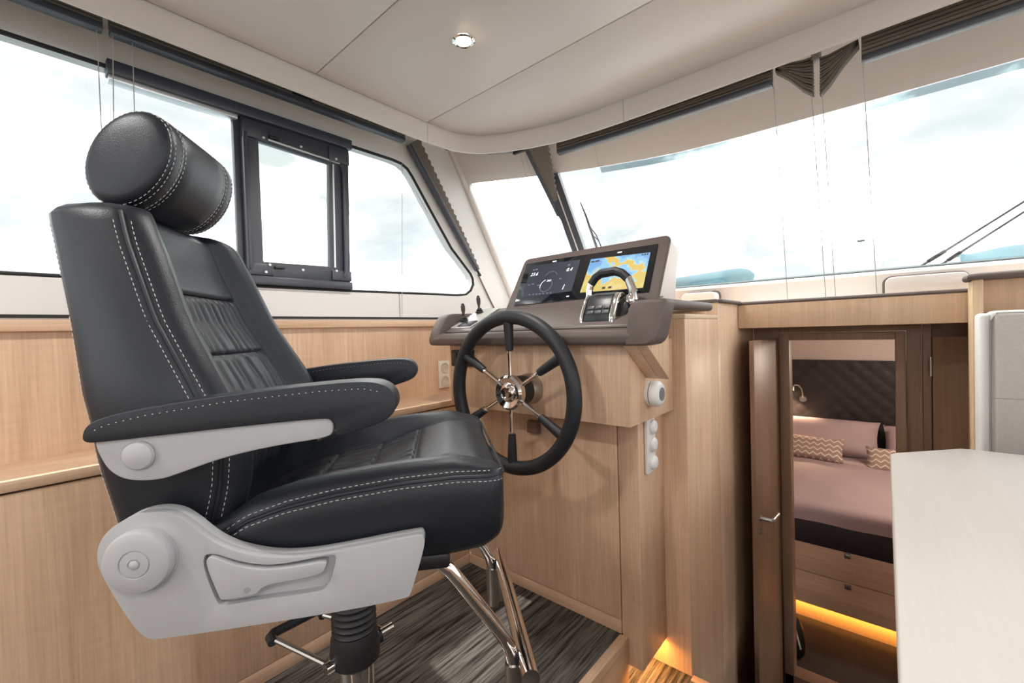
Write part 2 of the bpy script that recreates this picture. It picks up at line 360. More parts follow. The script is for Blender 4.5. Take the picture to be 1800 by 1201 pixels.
# ================================================================ HELM CONSOLE
hc = thing('helm_console', 'oak helm console box carrying the steering wheel', 'console', (-.9, 1.2, ZP))
MB().box(-1.245, -.52, 1.08, 1.394, -.268, -.0365).build('upper_box', WOOD, hc, bev=.002)
MB().box(-1.31, -.6275, 1.2062, 1.222, -.9055, -.268).build('front_panel', WOOD, hc, bev=.0012)
MB().box(-1.31, -.6275, 1.2062, 1.222, -.9502, -.9085).build('kick_board', WOODX, hc, bev=.0012)
MB().box(-1.31, -.63, 1.222, 1.24, -.950, -.268).build('backing', GAP, hc)
MB().box(-.6245, -.558, 1.206, 1.394, -1.037, -.268).build('side_column', WOOD, hc, bev=.003)
MB().prism([(1.045, -.045), (1.187, -.145), (1.187, .046), (1.092, .046), (1.088, -.03), (1.06, -.036)], 'x', -.4825, -.452).build('wing_bracket', WOOD, hc, bev=.002)
MB().prism([(1.045, -.045), (1.187, -.145), (1.187, .03), (1.06, -.036)], 'x', -.52, -.4825).build('wing_bracket', WOOD, hc, bev=.002)
o = MB().box(-.966, -.918, 1.185, 1.2055, -.360, -.315).build('latch', mat('brown_latch', (.16, .10, .07), .5), hc, bev=.003)
sw = thing('switch_plate', 'small black switch plate on the console behind the wheel', 'switch', (-1.167, 1.08, -.09))
MB().box(-1.224, -1.112, 1.066, 1.08, -.120, -.060).build('plate', BLACK, sw, bev=.004)
for i in range(3): MB().box(-1.213+i*.033, -1.189+i*.033, 1.060, 1.068, -.110, -.070).build('rocker', mat('dark_rocker', (.03, .03, .035), .3), sw, bev=.003)

# tall oak bulkhead beside the stairs
tb = sthing('wall_stairwell', 'tall oak bulkhead beside the stairs', 'wall', (-.6, 1.6, ZS))
MB().box(-.66, -.479, 1.395, 1.75, ZC, .026).build('low_section', WOOD, tb, bev=.003)
MB().box(-.655, -.478, 1.3955, 1.75, .026, .041).build('cap', wood('oak_cap', 'y', (.74, .58, .42), (.60, .43, .28)), tb, bev=.003)
MB().box(-.95, -.479, 1.75, 2.34, ZC, .092).build('high_section', WOOD, tb, bev=.002)
MB().box(-.50, -.462, 1.76, 2.05, .088, .102).build('leather_edge', BROWN, tb, bev=.006)
MB().box(-.95, -.476, 1.742, 1.78, .088, .102).build('leather_edge', BROWN, tb, bev=.006)
bm_ = sthing('trim_3', 'oak beam over the stair opening with a brown leather edge', 'beam', (-.1, 2.05, 0))
MB().box(-.478, 1.72, 2.05, 2.08, -.0145, .088).build('beam', wood('oak_beam', 'z', (.72, .525, .36), (.52, .35, .225)), bm_, bev=.002)
MB().tube([(-.478, 2.052, .091), (1.72, 2.052, .091)], .0075, 8).build('leather_edge', BROWN, bm_)
def rbox(x0, x1, y0, y1, z0, z1, r, mt, name, lab, cat):
    p = arc(x1-r, z1-r, r, 0, 90, 5)+arc(x0+r, z1-r, r, 90, 180, 5)+[(x0, z0), (x1, z0)]
    return tag(MB().prism(p, 'y', y0, y1).build(name, mt, bev=.004), lab, cat)
def cbox(x0, x1, lab):
    t = thing('defroster_box', lab, 'air vent', ((x0+x1)/2, 2.12, .084))
    p = arc(x1-.022, .158-.022, .022, 0, 90, 5)+arc(x0+.022, .158-.022, .022, 90, 180, 5)+[(x0, .085), (x1, .085)]
    MB().prism(p, 'y', 2.10, 2.175).build('body', CREAM, t, bev=.004)
    q = arc(x1-.02, .160-.02, .024, 0, 90, 5)+arc(x0+.02, .160-.02, .024, 90, 180, 5)
    MB().tube([(a, 2.168, b) for a, b in [(x1+.004, .086)]+q+[(x0-.004, .086)]], .0045, 6).build('leather_edge', BROWN, t)
cbox(-.735, -.583, 'small cream padded box on the windshield ledge beside the dashboard')
cbox(.003, .218, 'longer cream padded box on the windshield ledge over the stairs')

# ================================================================ DASHBOARD
db = thing('dashboard', 'brown leather dashboard with raised wings and a screen pod', 'dashboard', (-.85, 1.1, -.04))
MB().prism([(1.030, -.043), (1.018, -.036), (1.016, -.018), (1.024, -.003), (1.038, .003), (1.050, .001), (1.052, -.008), (1.25, .072), (1.25, -.034), (1.06, -.034)], 'x', -1.262, -.487).build('front_pad', BROWN, db, bev=.003)
MB().prism([(1.030, -.043), (1.018, -.036), (1.016, -.02), (1.030, .018), (1.056, .056), (1.075, .070), (1.10, .076), (1.40, .082), (1.40, -.034), (1.06, -.034)], 'x', -1.290, -1.238).build('wing', BROWN, db, bev=.014, seg=3)
wp = [(-.500, -.044), (-.458, -.044)]+arc(-.450, -.010, .034, -75, -15, 5)+[(-.406, .030)]+arc(-.410, .060, .012, 0, 90, 4)+arc(-.470, .042, .030, 90, 165, 5)
wcx, wcz = -.452, .012
def wst(y, k, j): return [(wcx+(x-wcx)*k, y+(wcz+(z-wcz)*k+.04)*.22*j, wcz+(z-wcz)*k) for x, z in wp]
MB().loft([wst(1.013, .86, 1), wst(1.0145, .93, 1), wst(1.020, .98, 1), wst(1.028, 1, 1), wst(1.075, 1, .2), wst(1.092, 1, 0)]).build('wing', BROWN, db, ang=50)
MB().box(-.452, -.398, 1.085, 1.416, .046, .0715).build('side_rail', BROWN, db, bev=.011, seg=3)
def slope(y): return .004+(y-1.056)*.455
MB().prism([(1.056, slope(1.056)), (1.060, slope(1.06)+.006), (1.24, slope(1.24)+.005), (1.24, slope(1.24)-.004)], 'x', -1.236, -.484).build('dash_top', DASHTOP, db, bev=.002)
MB().box(-1.236, -.484, 1.050, 1.058, -.006, .0035).build('shadow_gap', GAP, db)
PY = Vector((0, .4913, .8710)); PN = Vector((0, -.8710, .4913)); PO = Vector((0, 1.22, .087))
def PP(x, s, n=0): return PO+Vector((x, 0, 0))+PY*s+PN*n
def pprism(pts, n0, n1):
    k = len(pts)
    return MB().add([PP(x, s, n0) for x, s in pts]+[PP(x, s, n1) for x, s in pts], [tuple(range(k))[::-1], tuple(range(k, 2*k))]+[(i, (i+1) % k, k+(i+1) % k, k+i) for i in range(k)])
def rr(x0, x1, s0, s1, r, xt=0):
    return [(x0, s0), (x1, s0)]+[(a, b) for a, b in arc(x1-r, s1-r, r, 0, 90, 5)]+[(a, b) for a, b in arc(x0+xt+r, s1-r, r, 90, 180, 5)]
po = pprism(rr(-1.082, -.492, -.012, .228, .022, .012), -.012, 0)
po.build('screen_pod', BROWN, db, bev=.005, seg=3)
k = [(-1.079, -.012), (-.494, -.012), (-.494, .212), (-1.066, .212)]
fr = [PP(x, s, -.011) for x, s in k]; bk = [PP(x, s, 0)+Vector((0, .085+.07*(1-s/.23), -.012 if s > .1 else 0)) for x, s in [(-1.06, -.012), (-.50, -.012), (-.50, .20), (-1.05, .20)]]
MB().loft([fr, bk]).build('pod_back', CREAM, db, bev=.004)
sp = pprism([(-1.042, .010), (-.523, .020), (-.526, .196), (-1.050, .202)], -.002, .003)
SCRG = mat('black_screen_glass', (.010, .012, .016), .06, spec=.6)
scr = sp.build('screen_glass', SCRG, db, bev=.0012)
def pquad(pts, n, name, mt, parent): return MB().add([PP(x, s, n) for x, s in pts], [tuple(range(len(pts)))]).build(name, mt, parent, flat=True)
pquad([(-1.012, .040), (-.800, .050), (-.800, .180), (-1.020, .186)], .0036, 'display', emit('dark_display', (.006, .008, .012), .8), scr)
# chart plotter picture
cm = bpy.data.materials.new('chart_picture'); cm.use_nodes = True; cn = cm.node_tree; b = cn.nodes['Principled BSDF']
t = cn.nodes.new('ShaderNodeTexCoord'); z = cn.nodes.new('ShaderNodeTexNoise'); z.inputs['Scale'].default_value = 17; z.inputs['Detail'].default_value = 5; z.inputs['Roughness'].default_value = .55
r = cn.nodes.new('ShaderNodeValToRGB'); r.color_ramp.interpolation = 'CONSTANT'
els = [(0, (.13, .33, .62)), (.40, (.22, .48, .68)), (.475, (.42, .62, .60)), (.50, (.66, .42, .06)), (.54, (.58, .44, .09)), (.66, (.62, .50, .16))]
r.color_ramp.elements[0].position, r.color_ramp.elements[0].color = 0, (*els[0][1], 1)
r.color_ramp.elements[1].position, r.color_ramp.elements[1].color = els[1][0], (*els[1][1], 1)
for p, c in els[2:]: e = r.color_ramp.elements.new(p); e.color = (*c, 1)
sep = cn.nodes.new('ShaderNodeSeparateXYZ'); ad = cn.nodes.new('ShaderNodeMath'); ad.operation = 'MULTIPLY_ADD'; ad.inputs[1].default_value = 1.5; ad.inputs[2].default_value = -.32
a2 = cn.nodes.new('ShaderNodeMath'); a2.operation = 'SUBTRACT'
cn.links.new(t.outputs['Object'], z.inputs['Vector']); cn.links.new(t.outputs['Object'], sep.inputs[0]); cn.links.new(sep.outputs['Z'], ad.inputs[0])
cn.links.new(z.outputs['Fac'], a2.inputs[0]); cn.links.new(ad.outputs[0], a2.inputs[1]); cn.links.new(a2.outputs[0], r.inputs['Fac'])
cn.links.new(r.outputs['Color'], b.inputs['Emission Color']); b.inputs['Emission Strength'].default_value = .28; b.inputs['Base Color'].default_value = (.01, .01, .01, 1)
cn.links.new(r.outputs['Color'], b.inputs['Emission Color'])
ch = pquad([(-.764, .040), (-.544, .036), (-.545, .166), (-.757, .174)], .0036, 'chart_display', cm, scr)
INK = emit('white_ink', (.85, .87, .9), .30); INK2 = emit('faint_ink', (.10, .11, .14), .3); INKD = mat('dark_ink', (.03, .025, .02), .6)
def text(s, x, sy, size, mt, parent, name, n=.0042, shear=0):
    cu = bpy.data.curves.new('t', 'FONT'); cu.body = s; cu.size = size; cu.shear = shear; cu.resolution_u = 2
    ob = bpy.data.objects.new('t', cu); COL.objects.link(ob)
    me = bpy.data.meshes.new_from_object(ob.evaluated_get(bpy.context.evaluated_depsgraph_get()))
    bpy.data.objects.remove(ob)
    org = Vector(parent['org'])
    for v in me.vertices: v.co = PP(x+v.co.x, sy+v.co.y, n)-org
    me.name = name; me.materials.clear(); me.materials.append(mt)
    o2 = bpy.data.objects.new(name, me); COL.objects.link(o2); o2.parent = parent; return o2
text('23.6', -1.008, .136, .020, INK, scr, 'reading', shear=.25); text('0.4', -.848, .136, .020, INK, scr, 'reading', shear=.25)
text('360', -.921, .101, .0125, INK, scr, 'reading', shear=.2)
for x, s, wd, mt in ((-1.004, .160, .008, INK2), (-.992, .161, .010, INK2), (-.846, .160, .008, INK2), (-.752, .158, .012, INKD), (-.737, .1585, .016, INKD), (-.572, .1575, .005, INKD), (-.564, .1575, .005, INKD), (-.556, .1575, .005, INKD)):
    pquad([(x, s), (x+wd, s), (x+wd, s+.006), (x, s+.006)], .0042, 'caption', mt, scr)
for x, s, wd in ((-.922, .1875, .018), (-.661, .1825, .017), (-.815, .0275, .012), (-.566, .0265, .006)):
    pquad([(x, s), (x+wd, s+.0004), (x+wd-.001, s+.0042), (x+.0015, s+.0038)], .0042, 'badge', INK, scr)
for cx, cs, r0, a0, a1, mt in ((-.918, .085, .026, 110, 200, INK), (-.918, .085, .026, 200, 430, INK2), (-.909, .118, .027, 20, 160, INK2)):
    m = MB(); pts = arc(cx, cs, r0, a0, a1, 16); m.tube([PP(x, s, .0042) for x, s in pts], .0008, 5); m.build('dial_arc', mt, scr)
MB().tube([PP(-.840, .060, .0042), PP(-.836, .080, .0042)], .0012, 5).build('needle', INK, scr)
for x in (-.985, -.967, -.952, -.938, -.922, -.905, -.89): pquad([(x, .049), (x+.007, .0493), (x+.007, .0535), (x, .0532)], .0042, 'soft_key', INK2, scr)
for x, s in ((-1.006, .095), (-.988, .097), (-.958, .088), (-.868, .106)): pquad([(x, s), (x+.011, s), (x+.011, s+.0035), (x, s+.0035)], .0042, 'caption', INK2, scr)
for x in (-.684, -.662): pquad([(x, .045), (x+.012, .045), (x+.012, .053), (x, .053)], .0042, 'chart_tag', INKD, scr)

# engine throttle
th = thing('engine_throttle', 'chrome and black engine throttle with an arched handle on the dashboard', 'throttle', (-.61, 1.14, .035))
prof = [(1.082, .016), (1.084, .034), (1.110, .084), (1.126, .101), (1.150, .107), (1.175, .100), (1.200, .082), (1.205, .068)]
MB().prism([(y, z) for y, z in prof], 'x', -.664, -.576).build('body', mat('throttle_black', (.02, .022, .026), .35), th, bev=.008, seg=3)
big = [(1.078, .012), (1.080, .034), (1.106, .086), (1.124, .103), (1.150, .105), (1.172, .094), (1.15, .06), (1.12, .03), (1.105, .022)]
for x0, x1 in ((-.672, -.663), (-.578, -.564)): MB().prism(big, 'x', x0, x1).build('cheek', CHROME, th, bev=.004, seg=3)
MB().prism([(1.070, .009), (1.072, .016), (1.21, .078), (1.21, .068)], 'x', -.684, -.545).build('base', BLACK, th, bev=.004)
MB().prism([(1.11, .03), (1.13, .075), (1.16, .09), (1.19, .085), (1.195, .062)], 'x', -.566, -.546).build('housing', BLACK, th, bev=.005)
for sx_, x0 in ((1, -.552), (-1, -.668)): MB().lathe([(0, 0), (.021, 0), (.023, .004), (.022, .012), (.016, .018), (0, .019)], (x0, 1.158, .078), (sx_, 0, 0), 20).build('pivot', CHROME, th)
hp = [(-.682, 1.158, .078), (-.683, 1.160, .115), (-.678, 1.163, .138), (-.664, 1.166, .157), (-.645, 1.168, .168), (-.600, 1.168, .170), (-.578, 1.167, .162), (-.556, 1.164, .142), (-.543, 1.160, .112), (-.538, 1.158, .080)]
MB().tube(hp[:4], [.010, .0105, .011, .011], 10).build('handle_leg', CHROME, th); MB().tube(hp[6:], [.0115, .0125, .0125, .011], 10).build('handle_leg', CHROME, th)
MB().tube(hp[2:8], [.012, .0125, .0135, .0135, .0130, .013], 10).build('handle_grip', FOAM, th)
for r_ in range(2):
    for c_ in range(3):
        s = .30+.28*(1-r_); y = 1.084+.026*s*1.0; z = .034+.05*s; x = -.652+c_*.0245
        bt = MB().box(x, x+.021, -.0015, .0015, -.005, .005)
        ro = Matrix.Rotation(-math.atan2(.026, .05), 4, 'X'); bt.v = [tuple(ro @ Vector((q[0], q[1], q[2]))+Vector((0, y-.001, z))) for q in bt.v]
        bt.build('button', mat('button_grey', (.09, .095, .105), .4), th, bev=.001)
# two thruster levers on a plate
tpn = thing('thruster_plate', 'silver plate under the two small joysticks at the left end of the dashboard', 'plate', (-1.17, 1.13, .05))
MB().prism([(1.075, slope(1.075)+.006), (1.235, slope(1.235)+.006), (1.235, slope(1.235)+.010), (1.075, slope(1.075)+.010)], 'x', -1.232, -1.125).build('plate', mat('pale_plate', (.55, .54, .53), .35), tpn, bev=.0015)
MB().prism([(1.08, slope(1.08)+.010), (1.12, slope(1.12)+.010), (1.12, slope(1.12)+.013), (1.08, slope(1.08)+.013)], 'x', -1.20, -1.13).build('slot', BLACK, tpn, bev=.001)
for (x, y), lab in (((-1.212, 1.128), 'small black joystick nearest the dashboard front on the left'), ((-1.198, 1.198), 'small black joystick further back on the left of the dashboard')):
    z = slope(y)+.010; j = thing('thruster_joystick', lab, 'joystick', (x, y, z), 'thruster joysticks')
    MB().lathe([(0, 0), (.017, 0), (.017, .004), (.012, .007), (.013, .011), (.009, .015), (.008, .018), (0, .018)], (x, y, z), (0, 0, 1), 18).build('boot', BLACK, j)
    MB().lathe([(0, .014), (.004, .014), (.0045, .026), (.008, .042), (.0085, .055), (.005, .067), (0, .069)], (x, y, z), (-.08, 0, 1), 14).build('stick', mat('dark_knob', (.03, .022, .02), .4), j)

# ================================================================ STEERING WHEEL
HX, HY, HZ = -.860, .981, -.183
wh = thing('steering_wheel', 'large six-spoke steering wheel with black foam rim and steel hub', 'steering wheel', (HX, HY, HZ))
MB().tube([(HX+.228*math.cos(i*math.pi/48), HY, HZ+.228*math.sin(i*math.pi/48)) for i in range(96)], .0215, 14, closed=True).build('rim', FOAM, wh)
for i in range(6):
    an = math.radians(90+60*i); c, s = math.cos(an), math.sin(an)
    P = lambda r_, y=0: (HX+r_*c, HY+y, HZ+r_*s)
    sp_ = MB().tube([P(.03, .004), P(.215, 0)], .0060, 10).build('spoke', CHROME, wh)
    MB().tube([P(.125, .002), P(.128, .002), P(.150, .001), P(.22, 0)], [.008, .0115, .013, .0155], 12).build('sleeve', FOAM, sp_)
    MB().tube([P(.119, .002), P(.128, .002)], .0082, 12).build('ferrule', CHROME, sp_)
MB().lathe([(0, .012), (.020, .012), (.025, .006), (.030, .004), (.046, .010), (.053, .004), (.053, -.014), (.048, -.020), (0, -.020)], (HX, HY-.006, HZ), (0, -1, 0), 40).build('hub', CHROME, wh)
MB().lathe([(0, .010), (.011, .010), (.017, .014), (.0175, .008), (0, .008)], (HX, HY-.0105, HZ), (0, -1, 0), 32).build('hub_cap', mat('hub_cap_steel', (.30, .27, .25), .15, metal=1), wh)
MB().lathe([(0, 0), (.044, 0), (.047, .02), (.046, .045), (0, .045)], (HX, HY+.016, HZ), (0, 1, 0), 32).build('boss', BLACK, wh)
MB().lathe([(0, .041), (.036, .041), (.047, .062), (.050, .085), (.050, .0985), (0, .0985)], (HX, HY, HZ), (0, 1, 0), 32).build('flange', STEEL, wh)

# ================================================================ SOCKETS, THERMOSTAT
so = thing('double_socket', 'cream double power socket on the oak panel left of the console', 'socket', (XW, 1.257, -.18))
MB().box(XW+.001, XW+.012, 1.228, 1.287, -.240, -.119).build('faceplate', mat('cream_socket', (.72, .66, .56), .4), so, bev=.003)
for z in (-.150, -.209):
    rg = MB().lathe([(.022, .0), (.0225, .003), (.019, .003), (.018, -.006), (0, -.006)], (XW+.0125, 1.2575, z), (1, 0, 0), 24).build('outlet', mat('socket_well', (.58, .52, .42), .5), so)
    for dy in (-.008, .008): MB().lathe([(0, -.0055), (.0028, -.0055), (.0028, -.0045), (0, -.0045)], (XW+.0125, 1.2575+dy, z), (1, 0, 0), 10).build('pin_hole', BLACK, rg)
tm = thing('thermostat', 'round white thermostat dial on the side of the console', 'thermostat', (-.52, 1.205, -.190))
MB().lathe([(0, 0), (.036, 0), (.037, .006), (.036, .010), (0, .010)], (-.520, 1.205, -.190), (1, 0, 0), 36).build('base', WHITE, tm)
MB().lathe([(0, .010), (.034, .010), (.034, .013), (0, .013)], (-.520, 1.205, -.190), (1, 0, 0), 36).build('groove', BLACK, tm)
MB().lathe([(0, .012), (.0375, .013), (.038, .020), (.036, .030), (.031, .036), (.024, .038), (0, .0385)], (-.520, 1.205, -.190), (1, 0, 0), 36).build('dial', WHITE, tm)
MB().lathe([(0, .038), (.019, .0382), (.019, .0395), (0, .0395)], (-.520, 1.205, -.190), (1, 0, 0), 28).build('display', mat('grey_lcd', (.22, .22, .22), .3), tm)
sk = thing('switch_strip', 'white vertical strip with three round rotary switches below the thermostat', 'switch', (-.558, 1.277, -.36))
MB().box(-.557, -.546, 1.246, 1.308, -.446, -.274).build('strip', WHITE, sk, bev=.003)
for z in (-.305, -.360, -.415): MB().lathe([(0, 0), (.022, 0), (.022, .006), (.018, .011), (.012, .013), (0, .013)], (-.546, 1.281, z), (1, 0, 0), 28).build('rotary_switch', WHITE, sk)

# ================================================================ HELM CHAIR  (local: +y faces forward, +x is its right side, z from the platform)
hcx, hcy = -.840, .444
hch = thing('helm_chair', 'black leather helm chair with headrest and grey armrests on a steel pedestal', 'chair', (hcx, hcy, ZP))
del hch['org']; hch.rotation_euler = (0, 0, math.radians(-39.8))
# --- seat
zs_t = [(-.18, .650), (-.133, .662), (-.094, .687), (-.039, .703), (.033, .715), (.125, .724), (.212, .727), (.29, .723)]
zb_t = [(-.18, .630), (-.10, .610), (.03, .592), (.163, .588), (.253, .597), (.285, .612), (.295, .625)]
rc_t = [(-.18, -.02), (-.09, -.026), (0, -.031), (.06, -.026), (.13, -.010), (.20, .004), (.25, .004), (.275, -.002), (.295, -.012)]
zs = lambda y: interp(zs_t, y); zb = lambda y: interp(zb_t, y); rc = lambda y: interp(rc_t, y)
def seat_loop(y, k, drop=0):
    a, b, c = zs(y)-drop, zb(y), rc(y)
    bo = .021*min(1, max(0, (.285-y)/.06))
    h = [(0, b), (.10, b), (.19, b), (.232, b+.004), (.247, b+.018), (.2535, b+.45*(a-b)), (.2545, b+.75*(a-b)), (.2525, a-.010), (.2485, a-.003), (.244, a-.001), (.2425, a+.004), (.236, a+.4*bo+.005),
         (.222, a+bo), (.202, a+bo), (.182, a+.65*bo+.2*c), (.165, a+c*.75), (.150, a+c), (.10, a+c), (.05, a+c), (0, a+c)]
    pts = [(x*k, y, z) for x, z in h]; return pts + [(-x, y_, z) for x, y_, z in reversed(pts[1:-1])]
ys = [-.175, -.15, -.12, -.09, -.06, -.03, 0, .03, .06, .09, .12, .15, .18, .21, .235, .255]
loops = [seat_loop(y, 1) for y in [-.225, -.20]+ys]+[seat_loop(.270, .988), seat_loop(.281, .965, .001), seat_loop(.288, .925, .003), seat_loop(.292, .87, .008), seat_loop(.2935, .80, .014)]
seat = MB().loft(loops).build('seat_cushion', LEATHER, hch, ang=60)
m = MB()
for sgn in (1, -1):
    pth = [(sgn*.2535, y, zs(y)-.0095) for y in [-.17+.01*i for i in range(44)]]+[(sgn*.250, .270, zs(.27)-.010), (sgn*.244, .281, zs(.28)-.011), (sgn*.232, .2895, zs(.29)-.012)]
    m.dashes(pth); m.dashes([(x-sgn*.0112, y, z+.0135) for x, y, z in pth])
m.build('stitching', THREAD, seat)['kind'] = 'stuff'
m = MB()
for sgn in (1, -1):
    MB().tube([(sgn*.2485, y, zs(y)-.003) for y in [-.17+.02*i for i in range(22)]]+[(sgn*.245, .270, zs(.27)-.003), (sgn*.238, .281, zs(.28)-.004), (sgn*.228, .289, zs(.29)-.005), (sgn*.20, .2945, zs(.29)-.009), (sgn*.003, .2955, zs(.29)-.011)], .0028, 6).build('piping', LEATHER, seat)
def pleat(u, v, seed, n=9, amp=.0048):
    rnd = random.Random(seed); s = 0
    for i in range(n):
        p = (i+.5+rnd.uniform(-.3, .3))/n; a = rnd.uniform(.5, 1.2); wv = rnd.uniform(.012, .022); dr = rnd.uniform(-.03, .03)
        fade = rnd.choice((1, 1, max(0, 1-v*1.3), max(0, v*1.3-.2)))
        s -= a*fade*math.exp(-((u-p-dr*(v-.5))/wv)**2)
    e = min(v, 1-v, .12)/.12; eu = min(u, 1-u, .05)/.05
    return amp*s*min(1, .4+e)+.006*(math.sqrt(max(0, 1-(1-e)**2)))*(math.sqrt(max(0, 1-(1-eu)**2)))
def seat_panel(y0, y1, seed):
    def fn(u, v):
        y = y0+(y1-y0)*v; x = -.152+.304*u
        return (x, y, zs(y)+rc(y)+pleat(u, v, seed)-.0015)
    MB().grid(fn, 90, 24).build('pleated_panel', LEATHER, seat, ang=80)
seat_panel(-.15, -.046, 1); seat_panel(-.045, .054, 2); seat_panel(.055, .140, 3)
def fp(u, v):
    y = .141+(.272-.141)*v; x = (-.152+.304*u)*(1+.10*v)
    e = min(1, v/.1, (1-v)/.3); eu = min(u, 1-u, .08)/.08
    return (x, y, zs(y)+rc(y)-.0015+.0065*math.sqrt(max(0, 1-(1-min(e, 1))**2))*math.sqrt(max(0, 1-(1-eu)**2)))
MB().grid(fp, 30, 24).build('front_panel', LEATHER, seat, ang=80)
# --- backrest
yr_t = [(.58, -.268), (.64, -.274), (.694, -.283), (.769, -.298), (.842, -.308), (.988, -.341), (1.097, -.369), (1.145, -.381), (1.175, -.381)]
yf_t = [(.64, -.155), (.678, -.147), (.731, -.133), (.79, -.127), (.83, -.140), (.876, -.161), (.986, -.220), (1.107, -.264), (1.169, -.279)]
bw_t = [(.64, .228), (.80, .236), (.876, .234), (.986, .214), (1.107, .194), (1.169, .185)]
yr = lambda z: interp(yr_t, z); yf = lambda z: interp(yf_t, z); bw = lambda z: interp(bw_t, z)
cen = lambda z: yf(z)-.020
def back_loop(z, ins=0, zz=None):
    r, f, wd = yr(z)+ins, yf(z)-ins*.6, bw(z)-ins; c = cen(z)-ins*.3
    B = .030 if z < 1.1 else .030-.012*(z-1.1)/.07
    h = [(0, r-.006), (wd*.45, r-.005), (wd*.80, r-.001), (wd-.014, r+.004), (wd-.003, r+.016), (wd, r+.035), (wd+.003, (r+f)/2), (wd+.001, f-.011), (wd-.004, f-.003), (wd-.0065, f), (wd-.008, f+.006), (wd-.015, f+.55*B),
         (wd-.032, f+B*.95), (wd-.050, f+B*.85), (wd-.066, f+.35*B-.004), (wd-.078, c+.002), (wd-.090, c), (wd*.35, c-.001), (wd*.15, c-.002), (0, c-.002)]
    pts = [(x, y, zz or z) for x, y in h]; return pts+[(-x, y, q) for x, y, q in reversed(pts[1:-1])]
zl = [.590, .62, .65, .67, .70, .73, .76, .79, .82, .85, .88, .91, .94, .97, 1.0, 1.03, 1.06, 1.09, 1.115, 1.135, 1.148]
loops = [back_loop(z) for z in zl]+[back_loop(1.157, .004), back_loop(1.164, .011), back_loop(1.169, .022), back_loop(1.171, .036)]
br = MB().loft(loops).build('backrest', LEATHER, hch, ang=60)
m = MB(); pp = MB()
zz = [.66+.02*i for i in range(25)]
for sgn in (1, -1):
    m.dashes([(sgn*(bw(z)+.0005), yf(z)-.0105, z) for z in zz]); m.dashes([(sgn*(bw(z)-.0088), yf(z)+.0075, z) for z in zz])
    m.dashes([(sgn*(bw(z)-.010), yr(z)+.0065, z) for z in zz])
    MB().tube([(sgn*(bw(z)-.0035), yf(z)-.001, z) for z in zz+[1.152]], .0030, 6).build('piping', LEATHER, br)
m.build('stitching', THREAD, br)['kind'] = 'stuff'
def back_panel(z0, z1, seed, smooth=False):
    def fn(u, v):
        z = z0+(z1-z0)*v; hw = bw(z)-.080; x = -hw+2*hw*u
        p = pleat(u, v, seed, 12, .0062) if not smooth else .006*math.sqrt(max(0, 1-(1-min(v, 1-v, .1)/.1)**2))*math.sqrt(max(0, 1-(1-min(u, 1-u, .06)/.06)**2))
        return (x, cen(z)+p+.002, z)
    MB().grid(fn, 100 if not smooth else 30, 24).build('pleated_panel' if not smooth else 'upper_panel', LEATHER, br, ang=80)
back_panel(1.036, 1.160, 0, True); back_panel(.925, 1.034, 11); back_panel(.815, .923, 12); back_panel(.70, .813, 13)
# --- headrest: elliptical bolster with domed ends
hx0 = .020
hy, hz, ha, hb, hang = -.296, 1.253, .085, .057, math.radians(60)
def hloop(x, k):
    L = []
    for i in range(40):
        t_ = 2*math.pi*i/40; a_ = ha*k*math.cos(t_); b_ = hb*k*math.sin(t_)
        L.append((x+hx0, hy+a_*math.cos(hang)-b_*math.sin(hang), hz+a_*math.sin(hang)+b_*math.cos(hang)))
    return L
hs = [(-.1175, .25), (-.117, .55), (-.1155, .78), (-.113, .89), (-.108, .955), (-.103, .985), (-.1015, .970), (-.100, .985), (-.092, 1.0), (-.074, 1.008), (-.0725, .996), (-.071, 1.008)]
hsx = hs+[(-.04, 1.02), (0, 1.022), (.04, 1.02)]+[(-x, k) for x, k in reversed(hs)]
hr = MB().loft([hloop(x, k) for x, k in hsx]).build('headrest', LEATHER, hch, ang=60)
m = MB()
for x, k in ((.1065, .972), (.0965, .997), (.0765, 1.010), (.0685, 1.012)):
    for sgn in (1, -1):
        l = hloop(sgn*x, k); m.dashes(l+[l[0]])
m.build('stitching', THREAD, hr)['kind'] = 'stuff'
# --- armrests
pad = [(-.252, .826), (-.252, .840), (-.243, .852), (-.215, .861), (-.170, .868), (-.087, .878), (.029, .886), (.095, .888), (.122, .880), (.133, .862), (.131, .844), (.118, .832), (.095, .824), (.050, .811), (.051, .824), (.048, .838), (.03, .840), (-.088, .8345), (-.23, .826)]
def chaikin(p, n=2):
    for _ in range(n):
        q = []
        for i in range(len(p)):
            a, b = p[i], p[(i+1) % len(p)]
            q += [(a[0]*.75+b[0]*.25, a[1]*.75+b[1]*.25), (a[0]*.25+b[0]*.75, a[1]*.25+b[1]*.75)]
        p = q
    return p
pad = chaikin(pad)
plas = [(-.240, .829), (-.244, .822), (-.234, .794), (-.222, .780), (-.205, .772), (-.172, .770), (-.145, .778), (-.094, .794), (-.03, .805), (.036, .811), (.046, .818), (.046, .836), (.030, .840), (-.088, .8345)]
plas = chaikin(plas)
